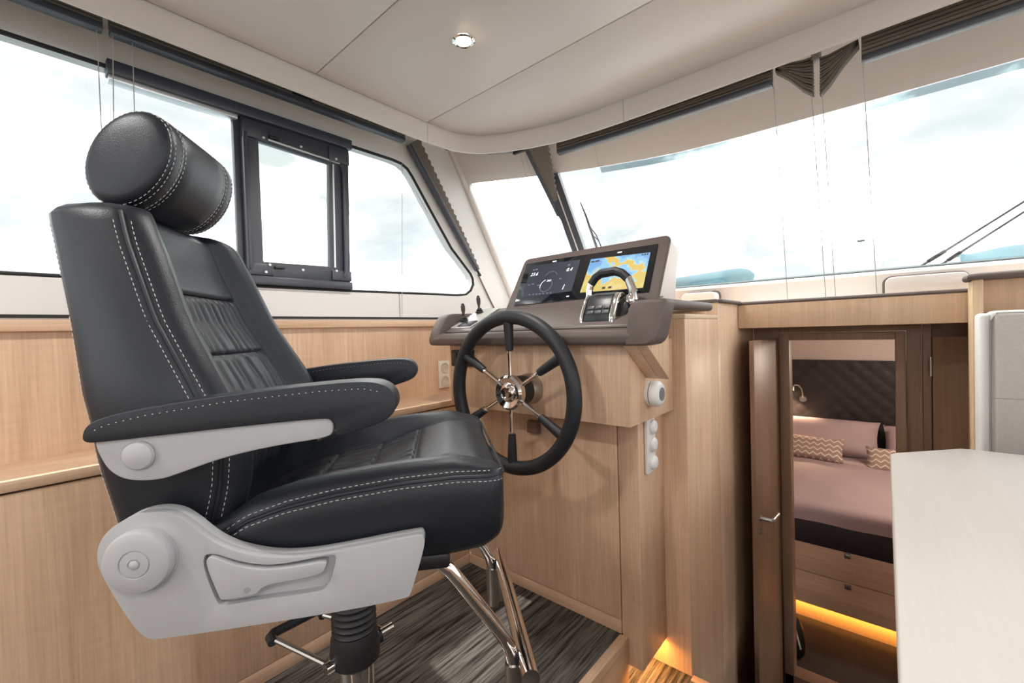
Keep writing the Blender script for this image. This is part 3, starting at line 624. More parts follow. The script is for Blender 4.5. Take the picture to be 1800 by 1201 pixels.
for sgn in (1, -1):
    ar = MB().prism(pad, 'x', sgn*.250, sgn*.308).build('armrest', LEATHER, hch, bev=.009, seg=3, ang=40)
    MB().prism(plas, 'x', sgn*.262, sgn*.301).build('arm_support', GREYPL, ar, bev=.005, seg=3)
    MB().lathe([(0, 0), (.0185, 0), (.0190, .004), (.017, .007), (.010, .0095), (0, .010)], (sgn*.300, -.193, .805), (sgn, 0, 0), 28).build('arm_cap', GREYPL, ar)
    MB().lathe([(0, 0), (.014, 0), (.014, .040), (0, .040)], (sgn*.225, -.193, .805), (sgn, 0, 0), 20).build('arm_pivot', BLACK, ar)
    top = [(-.240, .8490), (-.226, .8555), (-.182, .8650), (-.087, .8770), (.029, .8850), (.088, .8860), (.112, .8800)]
    m = MB(); m.dashes([(sgn*.3072, y, z-.0080) for y, z in top], .005, .0035, .0011); m.dashes([(sgn*.2508, y, z-.0080) for y, z in top], .005, .0035, .0011); m.build('stitching', THREAD, ar)['kind'] = 'stuff'
# --- side brackets
brk = [(-.257, .668), (-.253, .690), (-.240, .708), (-.215, .722), (-.190, .726), (-.168, .722), (-.150, .710), (-.119, .677), (-.088, .659), (-.045, .646), (-.005, .643), (.039, .645), (.155, .657), (.163, .654), (.164, .640), (.141, .570), (.136, .566), (.043, .558), (-.190, .552), (-.204, .556), (-.220, .577), (-.250, .642)]
lhole = [(-.134, .654), (-.122, .664), (-.086, .646), (-.054, .637), (-.021, .6365), (.036, .643), (.041, .637), (.032, .606), (.024, .595), (.015, .591), (-.067, .590), (-.109, .587), (-.117, .593)]
lev = [(-.127, .651), (-.121, .660), (-.110, .655), (-.087, .642), (-.054, .633), (-.021, .632), (.027, .636), (.028, .629), (.021, .617), (-.022, .613), (-.052, .611), (-.060, .606), (-.065, .599), (-.108, .597), (-.111, .601)]
brk, lhole, lev = chaikin(brk), chaikin(lhole), chaikin(lev)
for sgn in (1, -1):
    bk_ = MB().prism(brk, 'x', sgn*.258, sgn*.277).build('side_bracket', GREYPL, hch, bev=.004, seg=2)
    face = [(y+(-.002 if y > .1 else .002 if y < -.2 else 0), z) for y, z in brk]
    MB().plate(brk, [lhole], 'x', sgn*.2765, sgn*.289).build('bracket_cover', GREYPL, bk_, bev=.004, seg=3)
    MB().prism(lev, 'x', sgn*.277, sgn*.2935).build('lever', GREYPL, bk_, bev=.003, seg=3)
    MB().lathe([(0, 0), (.004, 0), (.004, .0006), (0, .0006)], (sgn*.2935, -.076, .6075), (sgn, 0, 0), 16).build('lever_dimple', mat('dimple_grey', (.27, .28, .30), .5), bk_)
    kn = MB().lathe([(0, -.004), (.0435, -.004), (.0435, .003), (.0415, .003), (.0415, .010), (.039, .015), (.033, .0175), (.0185, .018), (.0175, .0165), (.0165, .018), (.0075, .0185), (.0065, .0170), (.0058, .0185), (.003, .020), (0, .0203)], (sgn*.288, -.203, .664), (sgn, 0, 0), 48).build('knob', GREYPL, bk_, ang=30)
MB().box(-.24, .24, -.18, .20, .575, .600).build('seat_pan', BLACK, hch, bev=.006)
# --- pedestal
pd = MB().lathe([(0, 0), (.13, 0), (.13, .010), (.120, .014), (.045, .018), (.0365, .026), (.0365, .285), (0, .285)], (0, 0, 0.001), (0, 0, 1), 40).build('pedestal', CHROME, hch)
MB().lathe([(0, .276), (.040, .276), (.049, .285), (.050, .305), (.047, .332), (.043, .344), (0, .344)], (0, 0, 0), (0, 0, 1), 36).build('collar', BLACK, pd)
pf = [(0, .340)]
for i in range(9): pf += [(.0405, .342+i*.0135), (.0445, .3475+i*.0135), (.0405, .3535+i*.0135)]
pf += [(.043, .47), (.060, .56), (.085, .585), (0, .585)]
MB().lathe(pf, (0, 0, 0), (0, 0, 1), 36).build('bellows', BLACK, pd, ang=60)
# height-adjust handle: world aligned, so turn back by the chair angle
RZ = Matrix.Rotation(math.radians(39.8), 3, 'Z')
def CL(x, y, z): v = RZ @ Vector((x-hcx, y-hcy, 0)); return (v.x, v.y, z-ZP)
hl = MB().tube([CL(-.840, .392, -.655), CL(-.965, .331, -.620)], .0062, 10).build('brake_handle', STEEL, hch)
MB().tube([CL(-.840, .515, -.650), CL(-.965, .430, -.620)], .0062, 10).build('rod', STEEL, hl)
MB().tube([CL(-.955, .327, -.622), CL(-.972, .328, -.619), CL(-.978, .336, -.618), CL(-.978, .425, -.618), CL(-.970, .434, -.619), CL(-.955, .432, -.622)], .0095, 10).build('grip', FOAM, hl)
MB().tube([CL(-.840, .380, -.655), CL(-.840, .410, -.655)], .0115, 12).build('clamp', CHROME, hl); MB().tube([CL(-.840, .500, -.650), CL(-.840, .532, -.650)], .0095, 12).build('clamp', CHROME, hl)
MB().tube([CL(-.840, .40, -.655), CL(-.840, .50, -.651)], .017, 12).build('axle', BLACK, hl)
# --- footrest
ft = MB().tube([(.215, .330, .355), (-.215, .330, .355)], .0155, 16).build('footrest', CHROME, hch)
for sx_ in (.158, -.168):
    MB().tube([(sx_, -.02, .565), (sx_, .10, .562), (sx_, .150, .556), (sx_, .178, .546), (sx_, .198, .530), (sx_, .215, .507), (sx_, .29, .398), (sx_, .302, .375), (sx_, .307, .352), (sx_, .308, .325)], .0125, 14).build('footrest_arm', CHROME, ft)
    MB().tube([(sx_, .308, .345), (sx_, .308, .250)], .0155, 14).build('sleeve', STEEL, ft)
    MB().prism([(.312, .335), (.345, .328), (.358, .315), (.358, .262), (.350, .254), (.312, .254)], 'x', sx_-.006, sx_+.006).build('foot_plate', STEEL, ft, bev=.003)
    MB().lathe([(0, -.012), (.012, -.012), (.012, .012), (0, .012)], (sx_, .318, .352), (1, 0, 0), 14).build('joint', BLACK, ft)

# ================================================================ FORE CABIN, DOORS
YD = 2.35
dj = sthing('door_1', 'oak door frame opening into the fore cabin', 'door', (-.15, YD, ZC))
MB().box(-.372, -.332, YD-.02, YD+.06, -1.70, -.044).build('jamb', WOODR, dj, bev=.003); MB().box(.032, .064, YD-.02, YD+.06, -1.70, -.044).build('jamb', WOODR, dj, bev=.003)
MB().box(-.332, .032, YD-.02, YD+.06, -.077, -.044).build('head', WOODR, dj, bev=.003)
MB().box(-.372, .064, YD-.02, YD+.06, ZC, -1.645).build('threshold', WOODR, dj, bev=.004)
wc = sthing('wall_cabin', 'oak bulkhead panels around the fore cabin doorway', 'wall', (0, YD, ZC))
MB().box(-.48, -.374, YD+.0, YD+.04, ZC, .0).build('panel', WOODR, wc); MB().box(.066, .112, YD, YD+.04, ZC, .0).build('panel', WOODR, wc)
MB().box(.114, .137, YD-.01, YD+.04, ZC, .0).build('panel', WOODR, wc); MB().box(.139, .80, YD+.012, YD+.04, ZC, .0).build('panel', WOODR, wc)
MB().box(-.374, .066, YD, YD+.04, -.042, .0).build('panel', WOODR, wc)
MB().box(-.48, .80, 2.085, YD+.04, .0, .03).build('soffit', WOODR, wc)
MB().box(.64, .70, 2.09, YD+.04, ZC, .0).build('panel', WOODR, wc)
def leaf(name, lab, hx, hy_, wdt, angd, knob):
    t = thing(name, lab, 'door', (hx, hy_, -1.72)); del t['org']; t.rotation_euler = (0, 0, math.radians(angd))
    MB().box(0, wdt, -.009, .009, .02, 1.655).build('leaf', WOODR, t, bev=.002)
    for z in (1.50, .86, .12): MB().tube([(-.004, -.010, z), (-.004, -.010, z+.075)], .006, 10).build('hinge', STEEL, t)
    if knob:
        for s in (1,):
            h = MB().lathe([(0, 0), (.013, 0), (.013, .005), (0, .005)], (wdt-.05, s*.009, .93), (0, s, 0), 20).build('rosette', STEEL, t)
            MB().tube([(wdt-.05, s*.011, .93), (wdt-.05, s*.047, .93), (wdt-.055, s*.053, .93), (wdt-.14, s*.055, .928)], [.008, .008, .0085, .0075], 12).build('handle', STEEL, h)
            MB().lathe([(0, 0), (.010, 0), (.010, .004), (0, .004)], (wdt-.05, s*.009, .875), (0, s, 0), 18).build('keyhole', STEEL, t)
    return t
leaf('door_2', 'oak cabin door standing open with a steel lever handle', -.384, YD-.03, .40, -92.5, True)
leaf('door_3', 'oak side door with steel hinge right of the cabin doorway', .142, YD-.03, .44, -20, False)
# cabin shell
cs = sthing('wall_far', 'pale upper wall of the fore cabin behind the bed', 'wall', (-.2, 4.5, ZC))
MB().box(-1.2, 1.1, 4.46, 4.52, ZC, .02).build('end_wall', mat('cabin_cream', (.62, .53, .48), .6), cs)
MB().box(-1.26, -1.2, 2.36, 4.52, ZC, .02).build('side_wall', WOOD, cs); MB().box(1.1, 1.16, 2.36, 4.52, ZC, .02).build('side_wall', WOOD, cs)
MB().box(-1.26, 1.16, 2.39, 4.52, .02, .06).build('deckhead', CREAM, cs)
hb_ = thing('headboard', 'dark quilted headboard behind the bed', 'headboard', (-.25, 4.42, -1.0))
qd = MB()
def qf(u, v):
    x = -1.15+2.2*u; z = -1.05+.735*v; p = (x+z)*26; q = (x-z)*26
    return (x, 4.40-.006*min(1, abs(math.sin(p))*1.6)*min(1, abs(math.sin(q))*1.6), z)
qd.grid(qf, 140, 50).build('quilting', DKPAD, hb_, ang=80)
MB().box(-1.16, 1.06, 4.402, 4.455, -1.06, -.312).build('board', DKPAD, hb_, bev=.004)
bd = thing('bed', 'double bed with mauve linen above oak drawers', 'bed', (-.2, 3.6, ZC))
MB().box(-.98, .85, 2.962, 4.40, -1.62, -1.262).build('base', WOOD, bd)
for z0, z1 in ((-1.432, -1.264), (-1.620, -1.436)):
    dr = MB().box(-.95, .62, 2.948, 2.966, z0, z1).build('drawer', WOODX, bd, bev=.002)
    MB().box(-.178, -.150, 2.936, 2.949, z1-.030, z1-.004).build('pull', STEEL, dr, bev=.002)
MB().box(-.98, .85, 3.00, 4.40, ZC, -1.62).build('plinth', mat('tan_plinth', (.48, .33, .19), .8, var=.25, vscale=90), bd)
MB().box(-.99, .86, 2.94, 4.40, -1.265, -1.128).build('mattress_base', DKPAD, bd, bev=.008)
m = MB()
def mt_(u, v):
    x = -1.0+1.88*u; a = v*1.50
    if a < .09: y, z = 2.936, -1.128+a*.55
    else:
        q = min(1, (a-.09)/.07); y = 2.936+.05*(1-math.cos(q*math.pi/2))+max(0, a-.16); z = -1.078+.045*math.sin(q*math.pi/2)
    return (x, y, z+.004*math.sin(x*23+y*7)*math.sin(y*9+1.3))
m.grid(mt_, 60, 70).build('bed_linen', SHEET, bd, ang=80)
def cushion(name, lab, cat, cx, cy, cz, wd, hg, th_, tilt, mt, rot=0, group=None):
    m = MB()
    for sgn in (1, -1):
        def fn(u, v):
            x = (u-.5)*2; z = (v-.5)*2; k = max(0, (1-x**4)*(1-z**4))**.5
            sh = 1-.06*(1-abs(x))*(abs(z)**3)-.0
            return (x*wd/2*(1-.05*(1-z*z)*abs(x)**3), -sgn*k*th_/2, z*hg/2*(1-.08*(1-x*x)*abs(z)**3))
        m.grid(fn, 24, 18)
    o = m.build(name, mt, ang=70); o.location = (cx, cy, cz); o.rotation_euler = (math.radians(tilt), 0, math.radians(rot))
    tag(o, lab, cat, group); return o
cushion('pillow', 'large mauve pillow leaning on the headboard under the reading lamp', 'pillow', -.50, 4.20, -.905, .95, .31, .17, -35, SHEET, 2)
cushion('pillow', 'mauve pillow leaning on the headboard at the right side of the bed', 'pillow', .40, 4.21, -.92, .84, .31, .17, -35, SHEET, -2)
cv = bpy.data.materials.new('zigzag_print'); cv.use_nodes = True; n = cv.node_tree; b = n.nodes['Principled BSDF']; b.inputs['Roughness'].default_value = .9
t = n.nodes.new('ShaderNodeTexCoord'); sp3 = n.nodes.new('ShaderNodeSeparateXYZ'); n.links.new(t.outputs['Object'], sp3.inputs[0])
def mn(op, a, bb):
    q = n.nodes.new('ShaderNodeMath'); q.operation = op
    for i, vv in enumerate((a, bb)):
        if vv is None: continue
        if isinstance(vv, (int, float)): q.inputs[i].default_value = vv
        else: n.links.new(vv, q.inputs[i])
    return q.outputs[0]
zig = mn('PINGPONG', sp3.outputs['X'], .024); ph = mn('ADD', sp3.outputs['Z'], mn('MULTIPLY', zig, .85)); st_ = mn('FRACT', mn('MULTIPLY', mn('ADD', ph, 1.0), 27), None); gt = mn('GREATER_THAN', st_, .74)
mx = n.nodes.new('ShaderNodeMix'); mx.data_type = 'RGBA'; mx.inputs['A'].default_value = (.36, .26, .22, 1); mx.inputs['B'].default_value = (.74, .66, .60, 1)
n.links.new(gt, mx.inputs['Factor']); n.links.new(mx.outputs['Result'], b.inputs['Base Color'])
cushion('zigzag_cushion', 'brown and white zigzag cushion on the bed nearest the reading lamp', 'cushion', -.46, 3.98, -.955, .46, .185, .09, -30, cv, -3, 'zigzag cushions')
cushion('zigzag_cushion', 'brown and white zigzag cushion on the right of the bed beside the table corner', 'cushion', .09, 3.98, -.985, .40, .185, .09, -30, cv, 3, 'zigzag cushions')
rl = thing('reading_lamp', 'small gooseneck reading lamp on the headboard', 'lamp', (-.53, 4.39, -.64))
MB().lathe([(0, 0), (.030, 0), (.030, .012), (.024, .020), (0, .020)], (-.53, 4.396, -.645), (0, -1, 0), 24).build('base', STEEL, rl)
MB().tube([(-.53, 4.375, -.635), (-.528, 4.36, -.60), (-.535, 4.35, -.555), (-.556, 4.345, -.525), (-.580, 4.342, -.522), (-.594, 4.34, -.535)], .006, 10).build('gooseneck', STEEL, rl)
MB().lathe([(.007, 0), (.014, .004), (.024, .040), (.021, .040), (.012, .008), (.004, .006)], (-.594, 4.34, -.532), (-.12, -.1, -1), 20).build('lamp_shade', STEEL, rl)
MB().lathe([(0, 0), (.016, .001), (.016, .003), (0, .003)], (-.594-.004, 4.336, -.567), (-.12, -.1, -1), 16).build('bulb', emit('warm_bulb', (1, .72, .40), 14), rl)
def lamp(name, typ, loc, en, col, size=.03, aim=None, spot=None, sy=None):
    l = bpy.data.lights.new(name, typ); l.energy = en; l.color = col
    if typ == 'AREA':
        l.size = size
        if sy: l.shape = 'RECTANGLE'; l.size_y = sy
    else: l.shadow_soft_size = size
    if spot: l.spot_size = math.radians(spot); l.spot_blend = .5
    o = bpy.data.objects.new(name, l); COL.objects.link(o); o.location = loc
    if aim is not None: o.rotation_euler = Vector(aim).to_track_quat('-Z', 'Y').to_euler()
    return o
lamp('reading_lamp_light', 'SPOT', (-.600, 4.33, -.575), 4.0, (1, .72, .42), .012, (-.05, -.25, -1), 110)
# led strips under bed and under the column
LED = emit('amber_led', (1, .45, .09), 3)
le = thing('led_strip', 'amber light strip glowing under the bed drawers', 'light strip', (-.2, 2.98, -1.62))
MB().box(-.95, .62, 2.968, 2.976, -1.6235, -1.6205).build('strip', LED, le)
lamp('led_strip_light', 'AREA', (-.16, 2.962, -1.632), .42, (1, .42, .08), 1.5, (0, .8, -1), sy=.01).data.spread = math.radians(130)
le = thing('led_strip', 'amber light strip glowing under the console column by the step', 'light strip', (-.58, 1.36, -1.04))
MB().box(-.615, -.565, 1.23, 1.385, -1.0415, -1.0385).build('strip', LED, le)
lamp('led_strip_light', 'AREA', (-.59, 1.31, -1.044), .12, (1, .42, .08), .05, (0, 0, -1), sy=.15)
# black bag on the cabin floor
bg_ = thing('bag', 'black bag standing on the cabin floor behind the door jamb', 'bag', (-.40, 2.62, ZC))
m = MB(); L = []
for i, (z, k) in enumerate([(0, .85), (.02, 1.0), (.08, 1.02), (.14, .95), (.18, .78), (.205, .45)]):
    L.append([(-.42+.095*k*math.cos(t_*math.pi/10)*(1+.08*math.sin(3*t_)), 2.62+.07*k*math.sin(t_*math.pi/10), ZC+.001+z) for t_ in range(20)])
m.loft(L).build('body', BLACK, bg_, ang=70)
MB().tube([(-.36, 2.57, ZC+.16), (-.345, 2.555, ZC+.12), (-.335, 2.55, ZC+.08)], .006, 8).build('strap', STEEL, bg_)
MB().tube([(-.45, 2.62, ZC+.19), (-.43, 2.62, ZC+.25), (-.40, 2.62, ZC+.25), (-.38, 2.62, ZC+.19)], .008, 8).build('carry_loop', BLACK, bg_)

# ================================================================ SALOON BENCH AND TABLE
bn = thing('bench', 'oak framed saloon bench with grey back cushion', 'bench', (.9, 1.6, ZS))
MB().box(.207, .232, 1.955, 2.048, ZS, .119).build('end_post', wood('oak_post', 'z', (.70, .54, .37), (.52, .36, .22)), bn, bev=.004)
MB().box(.232, 1.70, 1.99, 2.045, ZS, .121).build('back_panel', WOOD, bn, bev=.002)
MB().tube([(.203, 2.035, .126), (.200, 1.99, .127), (.206, 1.960, .127), (.222, 1.950, .128), (1.70, 1.952, .128)], .0105, 10).build('leather_edge', BROWN, bn)
MB().box(.21, 1.70, 1.955, 2.045, .117, .134).build('leather_top', BROWN, bn, bev=.006)
bc = MB().box(.234, 1.69, 1.862, 1.988, -.72, .020).build('back_cushion', GREYFAB, bn, bev=.016, seg=4)
MB().box(.212, .238, 1.872, 1.988, -.72, .013).build('cushion_side', PALEFAB, bc, bev=.011, seg=4)
MB().tube([(.2345, 1.868, -.70), (.2345, 1.866, -.3), (.2355, 1.866, -.01), (.246, 1.866, .012), (1.68, 1.866, .0145)], .0022, 6).build('welt', mat('dark_welt', (.22, .21, .21), .9), bc)
MB().box(.238, 1.69, 1.8612, 1.863, -.2355, -.2340).build('seam', mat('seam_grey', (.25, .24, .24), .9), bc)
MB().box(.25, 1.69, 1.35, 1.87, -.82, -.69).build('seat_cushion', GREYFAB, bn, bev=.02, seg=3)
MB().box(.27, 1.70, 1.42, 1.99, ZS, -.82).build('seat_base', WOOD, bn, bev=.002)
tbk = thing('saloon_table', 'pale oak saloon table with a cut corner in the right foreground', 'table', (.7, .6, ZS))
tp = [(.008, -.75), (1.10, -.75), (1.10, 1.748), (.185, 1.758), (.160, 1.754), (.022, 1.606), (.008, 1.580)]
MB().prism(tp, 'z', -.402, -.370).build('table_top', TABLE, tbk, bev=.004, seg=3)
MB().lathe([(0, 0), (.20, 0), (.20, .012), (.05, .02), (.045, .70), (.15, .715), (.15, .725), (0, .725)], (.60, .5, ZS+.001), (0, 0, 1), 32).build('pedestal', CHROME, tbk)

# ================================================================ SLIDING WINDOW FRAME
sl = thing('sliding_window', 'dark metal sliding window frame mounted inside the side window', 'window frame', (XW, .65, .17))
X0, X1 = XW-.026, XW+.012
MB().box(X0, XW+.020, .182, .846, .690, .724).build('top_rail', DKMETAL, sl, bev=.003)
MB().box(X0, XW+.010, .186, .476, .676, .6895).build('silver_track', SILVER, sl, bev=.002)
MB().box(X0, XW+.020, .478, .828, .174, .200).build('bottom_rail', DKMETAL, sl, bev=.003)
MB().box(X0, XW-.004, .466, .486, .176, .690).build('edge_strip', DKMETAL, sl, bev=.003)
fm = MB().plate([(.484, .200), (.826, .200), (.838, .690), (.484, .690)], [[(.533, .248), (.752, .253), (.763, .622), (.533, .630)]], 'x', X0+.006, XW+.006).build('sash', DKMETAL, sl, bev=.003)
MB().prism([(.533, .248), (.752, .253), (.763, .622), (.533, .630)], 'x', XW-.016, XW-.019).build('pane', GLASS, fm, flat=True)
def ring(y0, y1, z0, z1, x, r, nm, mt, pr): MB().tube([(x, y0, z0), (x, y0, z1)], r, 8).build(nm, mt, pr)
MB().tube([(XW+.010, .492, .22), (XW+.014, .490, .24), (XW+.014, .490, .62), (XW+.008, .496, .645)], .007, 8).build('side_bead', DKMETAL, fm)
MB().tube([(XW+.010, .800, .22), (XW+.014, .806, .24), (XW+.014, .812, .60), (XW+.008, .806, .625)], .007, 8).build('side_bead', DKMETAL, fm)
MB().tube([(XW+.008, .768, .25), (XW+.008, .776, .62)], .0035, 8).build('side_bead', SILVER, fm)
MB().tube([(XW+.008, .53, .642), (XW+.008, .80, .630)], .0035, 8).build('top_bead', SILVER, fm)
for y0, y1, z0, z1 in ((.486, .560, .632, .684), (.76, .836, .630, .682), (.486, .560, .204, .240), (.755, .828, .204, .240)):
    MB().box(XW+.005, XW+.013, y0, y1, z0, z1).build('corner_plate', DKMETAL, fm, bev=.002)
for y, z in ((.545, .640), (.665, .650), (.785, .640), (.548, .238), (.655, .232), (.770, .238), (.536, .214)):
    MB().lathe([(0, 0), (.0045, 0), (.004, .003), (0, .0035)], (XW+.013 if abs(y-.66) > .02 else XW+.006, y, z), (1, 0, 0), 12).build('bolt', SILVER, fm)
for y, z in ((.562, .650), (.562, .232)): MB().box(XW+.010, XW+.020, y, y+.030, z-.004, z+.003).build('catch', BLACK, fm, bev=.001)

# ================================================================ BLINDS
def rail(pts, r0, r1, mt):   # rectangular bar along pts, half sizes r0 (horizontal) r1 (vertical)
    L = []
    for i, p in enumerate(pts):
        p = Vector(p); t_ = (Vector(pts[min(i+1, len(pts)-1)])-Vector(pts[max(i-1, 0)])).normalized(); s_ = t_.cross(Vector((0, 0, 1))).normalized(); u_ = s_.cross(t_)
        L.append([p+s_*r0+u_*r1, p-s_*r0+u_*r1, p-s_*r0-u_*r1, p+s_*r0-u_*r1])
    return MB().loft(L)
def folded(pts, half, h, nf):   # folded pleats stacked upward along pts
    m = MB()
    for k in range(nf):
        d = half*(1 if k % 2 else .86); z0 = h*k/nf
        m.add([v for v in rail([(p[0], p[1], p[2]+z0) for p in pts], d, h/nf*.38, None).v], rail(pts, d, 1, None).f)
    return m
def blind(name, lab, pts, nf=6, h=.045, half=.014, cords=(), grp='pleated blinds'):
    t = thing(name, lab, 'blind', tuple(pts[0]), grp)
    rail(pts, half*1.05, .0075, None).build('bottom_bar', DKMETAL, t, bev=.003)
    folded([(p[0], p[1], p[2]+.012) for p in pts], half, h, nf).build('folded_fabric', FABRIC, t)
    rail([(p[0], p[1], p[2]+.014+h) for p in pts], half*1.1, .006, None).build('head_rail', FABRIC, t)
    for c in cords: MB().tube(c, .0011, 5).build('cord', CORD, t)
    return t
xb = -1.405
blind('pleated_blind', 'raised dark blind over the rear end of the side window', [(xb, -2.1, .751), (xb, .168, .751)],
      cords=[[(xb, .158, .745), (XW+.02, .165, .16)], ])
blind('pleated_blind', 'raised dark blind over the front part of the side window', [(xb, .180, .751), (xb, 1.02, .754)],
      cords=[[(xb, .186, .745), (XW+.02, .178, .16)], [(xb, .222, .745), (XW+.02, .225, .168)], [(XW+.016, 1.066, .70), (XW+.016, 1.040, .075)]])
MB_ = MB().box(xb-.012, xb+.016, .60, .66, .7635, .772).build('clip', BLACK, bpy.data.objects['pleated_blind.001'])
# pillar blind: bar along the raked pillar with gathered fabric
pb = thing('pillar_blind', 'gathered dark blind running down the raked pillar', 'blind', (XW+.02, 1.4, .3), 'pleated blinds')
a, b = Vector((XW+.022, 1.098, .785)), Vector((XW+.022, 1.470, .302))
MB().tube([a, b], .0125, 10).build('bottom_bar', DKMETAL, pb)
MB().tube([a+Vector((.009, .005, .004)), b+Vector((.009, .005, .004))], .004, 8).build('bar_bead', mat('grey_bead', (.16, .16, .18), .4), pb)
d = (b-a); L0, L1 = [], []
nz = 44; pr_ = Vector((0, .79, .61)); m = MB(); vs = []
for i in range(nz+1):
    f = i/nz; wdt = .052*(1-f)**.8+.012; zzg = .005 if i % 2 else -.004
    p = a+d*f; vs += [p+pr_*.006+Vector((-.006, 0, 0)), p+pr_*(wdt+zzg)+Vector((-.010, 0, 0)), p+pr_*(wdt+zzg)+Vector((.006, 0, 0)), p+pr_*.006+Vector((.010, 0, 0))]
m.loft([vs[4*i:4*i+4] for i in range(nz+1)]).build('folded_fabric', FABRIC, pb, flat=True)
MB().tube([b, b+Vector((0, .022, -.026))], .006, 8).build('end_piece', BLACK, pb)
MB().tube([(XW+.006, 1.492, .285), (XW+.004, 1.58, .155), (XW+.004, 1.66, .04)], .0035, 6).build('guide_line', mat('brown_line', (.22, .16, .11), .8), pb)
# windshield blinds
yq = lambda x: interp([(-1.13, 1.43), (-.95, 1.455), (-.7, 1.478), (-.45, 1.490), (.3, 1.497), (1.6, 1.50)], x)
def wpts(x0, x1, n, z): return [(x0+(x1-x0)*i/n, yq(x0+(x1-x0)*i/n)+.008, z) for i in range(n+1)]
f1 = blind('pleated_blind', 'raised dark blind over the windshield left of its centre', wpts(-.985, -.245, 6, .712), h=.05)
f2 = blind('pleated_blind', 'raised dark blind over the windshield right of its centre', wpts(-.040, 1.6, 6, .694), h=.06)
def fan(parent, x0, x1, y, ztop, zlow, n=12):   # pleats drooping from the bar end (x0, closed) to the free end (x1, fanned down)
    m = MB()
    for k in range(n):
        f = k/(n-1); zl = ztop-(ztop-zlow)*f
        pts = [(x0, y, ztop+.012*(1-f)), (x0+(x1-x0)*.4, y, ztop-.36*(ztop-zl)+.006*(1-f)), (x0+(x1-x0)*.75, y, ztop-.78*(ztop-zl)), (x1, y, zl)]
        mm = rail(pts, .014-.003*(k % 2), .0022, None); m.add(mm.v, mm.f)
    m.build('fanned_fabric', FABRIC, parent)
fan(f1, -.235, -.146, 1.503, .742, .642); fan(f2, -.046, -.130, 1.503, .732, .636)
MB().box(-.150, -.128, 1.49, 1.52, .735, .775).build('end_bracket', mat('taupe_bracket', (.25, .22, .20), .5), f1, bev=.003)
for c in ([(-.242, 1.50, .703), (-.290, 2.02, .09)], [(-.150, 1.50, .640), (-.170, 2.05, .10)]): MB().tube(c, .0011, 5).build('cord', CORD, f1)
for c in ([(-.126, 1.50, .636), (-.140, 2.05, .10)], [(-.038, 1.50, .698), (-.020, 2.05, .10)]): MB().tube(c, .0011, 5).build('cord', CORD, f2)
mbld = thing('mullion_blind', 'gathered dark blind hanging beside the windshield mullion', 'blind', (-1.17, 1.72, .55), 'pleated blinds')
a, b = Vector((-1.135, 1.445, .772)), Vector((-1.165, 1.715, .549))
MB().tube([a, b], .0115, 10).build('bottom_bar', DKMETAL, mbld)
m = MB(); vs = []; q = Vector((.97, .2, .12)); d = b-a
for i in range(31):
    f = i/30; wdt = .085*(1-f)**1.0+.008; g = .0035 if i % 2 else -.003; p = a+d*f
    vs.append([p+q*.004+Vector((0, .008, 0)), p+q*(wdt+g)+Vector((0, .010, 0)), p+q*(wdt+g)+Vector((0, -.004, 0)), p+q*.004+Vector((0, -.010, 0))])
m.loft(vs).build('folded_fabric', FABRIC, mbld, flat=True)
MB().tube([b, b+Vector((.006, .03, -.03))], .006, 8).build('end_piece', FABRIC, mbld)
MB().box(-1.20, -1.125, 1.43, 1.445, .760, .780).build('bracket', BLACK, mbld, bev=.002)
for c in ([(-1.165, 1.44, .765), (-1.30, 1.86, .16)], [(-1.145, 1.44, .765), (-1.24, 1.91, .16)], [b, (-1.10, 1.98, .19)]): MB().tube(c, .0009, 5).build('cord', CORD, mbld)
# corner blind folded behind the rounded fascia
blind('pleated_blind', 'raised dark blind tucked behind the rounded fascia corner', [(-1.335, 1.17, .752), (-1.30, 1.26, .752), (-1.24, 1.33, .752), (-1.16, 1.385, .752)], h=.03, half=.008)

# ================================================================ CEILING DOWNLIGHTS
def downlight(x, y, lab, en=7.0):
    t = thing('downlight', lab, 'light', (x, y, ZT), 'ceiling downlights')
    MB().lathe([(.020, .004), (.021, -.002), (.026, -.0045), (.031, -.002), (.032, .001), (.020, .004)], (x, y, ZT), (0, 0, 1), 36).build('ring', CHROME, t)
    MB().lathe([(0, -.0035), (.012, -.004), (.0195, -.001), (.0195, .004), (0, .004)], (x, y, ZT), (0, 0, 1), 28).build('lens', emit('warm_lens', (1, .80, .55), 7), t)
    lamp('downlight_light', 'SPOT', (x, y, ZT-.012), en, (1, .95, .88), .04, (0, 0, -1), 150)
downlight(-.862, .834, 'lit recessed downlight with chrome ring in the ceiling over the helm', 5.0)
for x, y, w_ in ((-.862, -.35, 'behind the helm chair'), (-.862, -1.5, 'by the rear wall on the helm side'), (.55, -.35, 'over the middle of the saloon table'), (.55, -1.5, 'by the rear wall on the table side')):
    downlight(x, y, 'added unseen ceiling downlight '+w_)  # out-of-view lamps, added to brighten the saloon
lamp('cabin_fill', 'POINT', (.45, 3.3, -.06), 5, (1, .86, .72), .06)  # unseen lamp without a fixture, added to lift the dim fore cabin

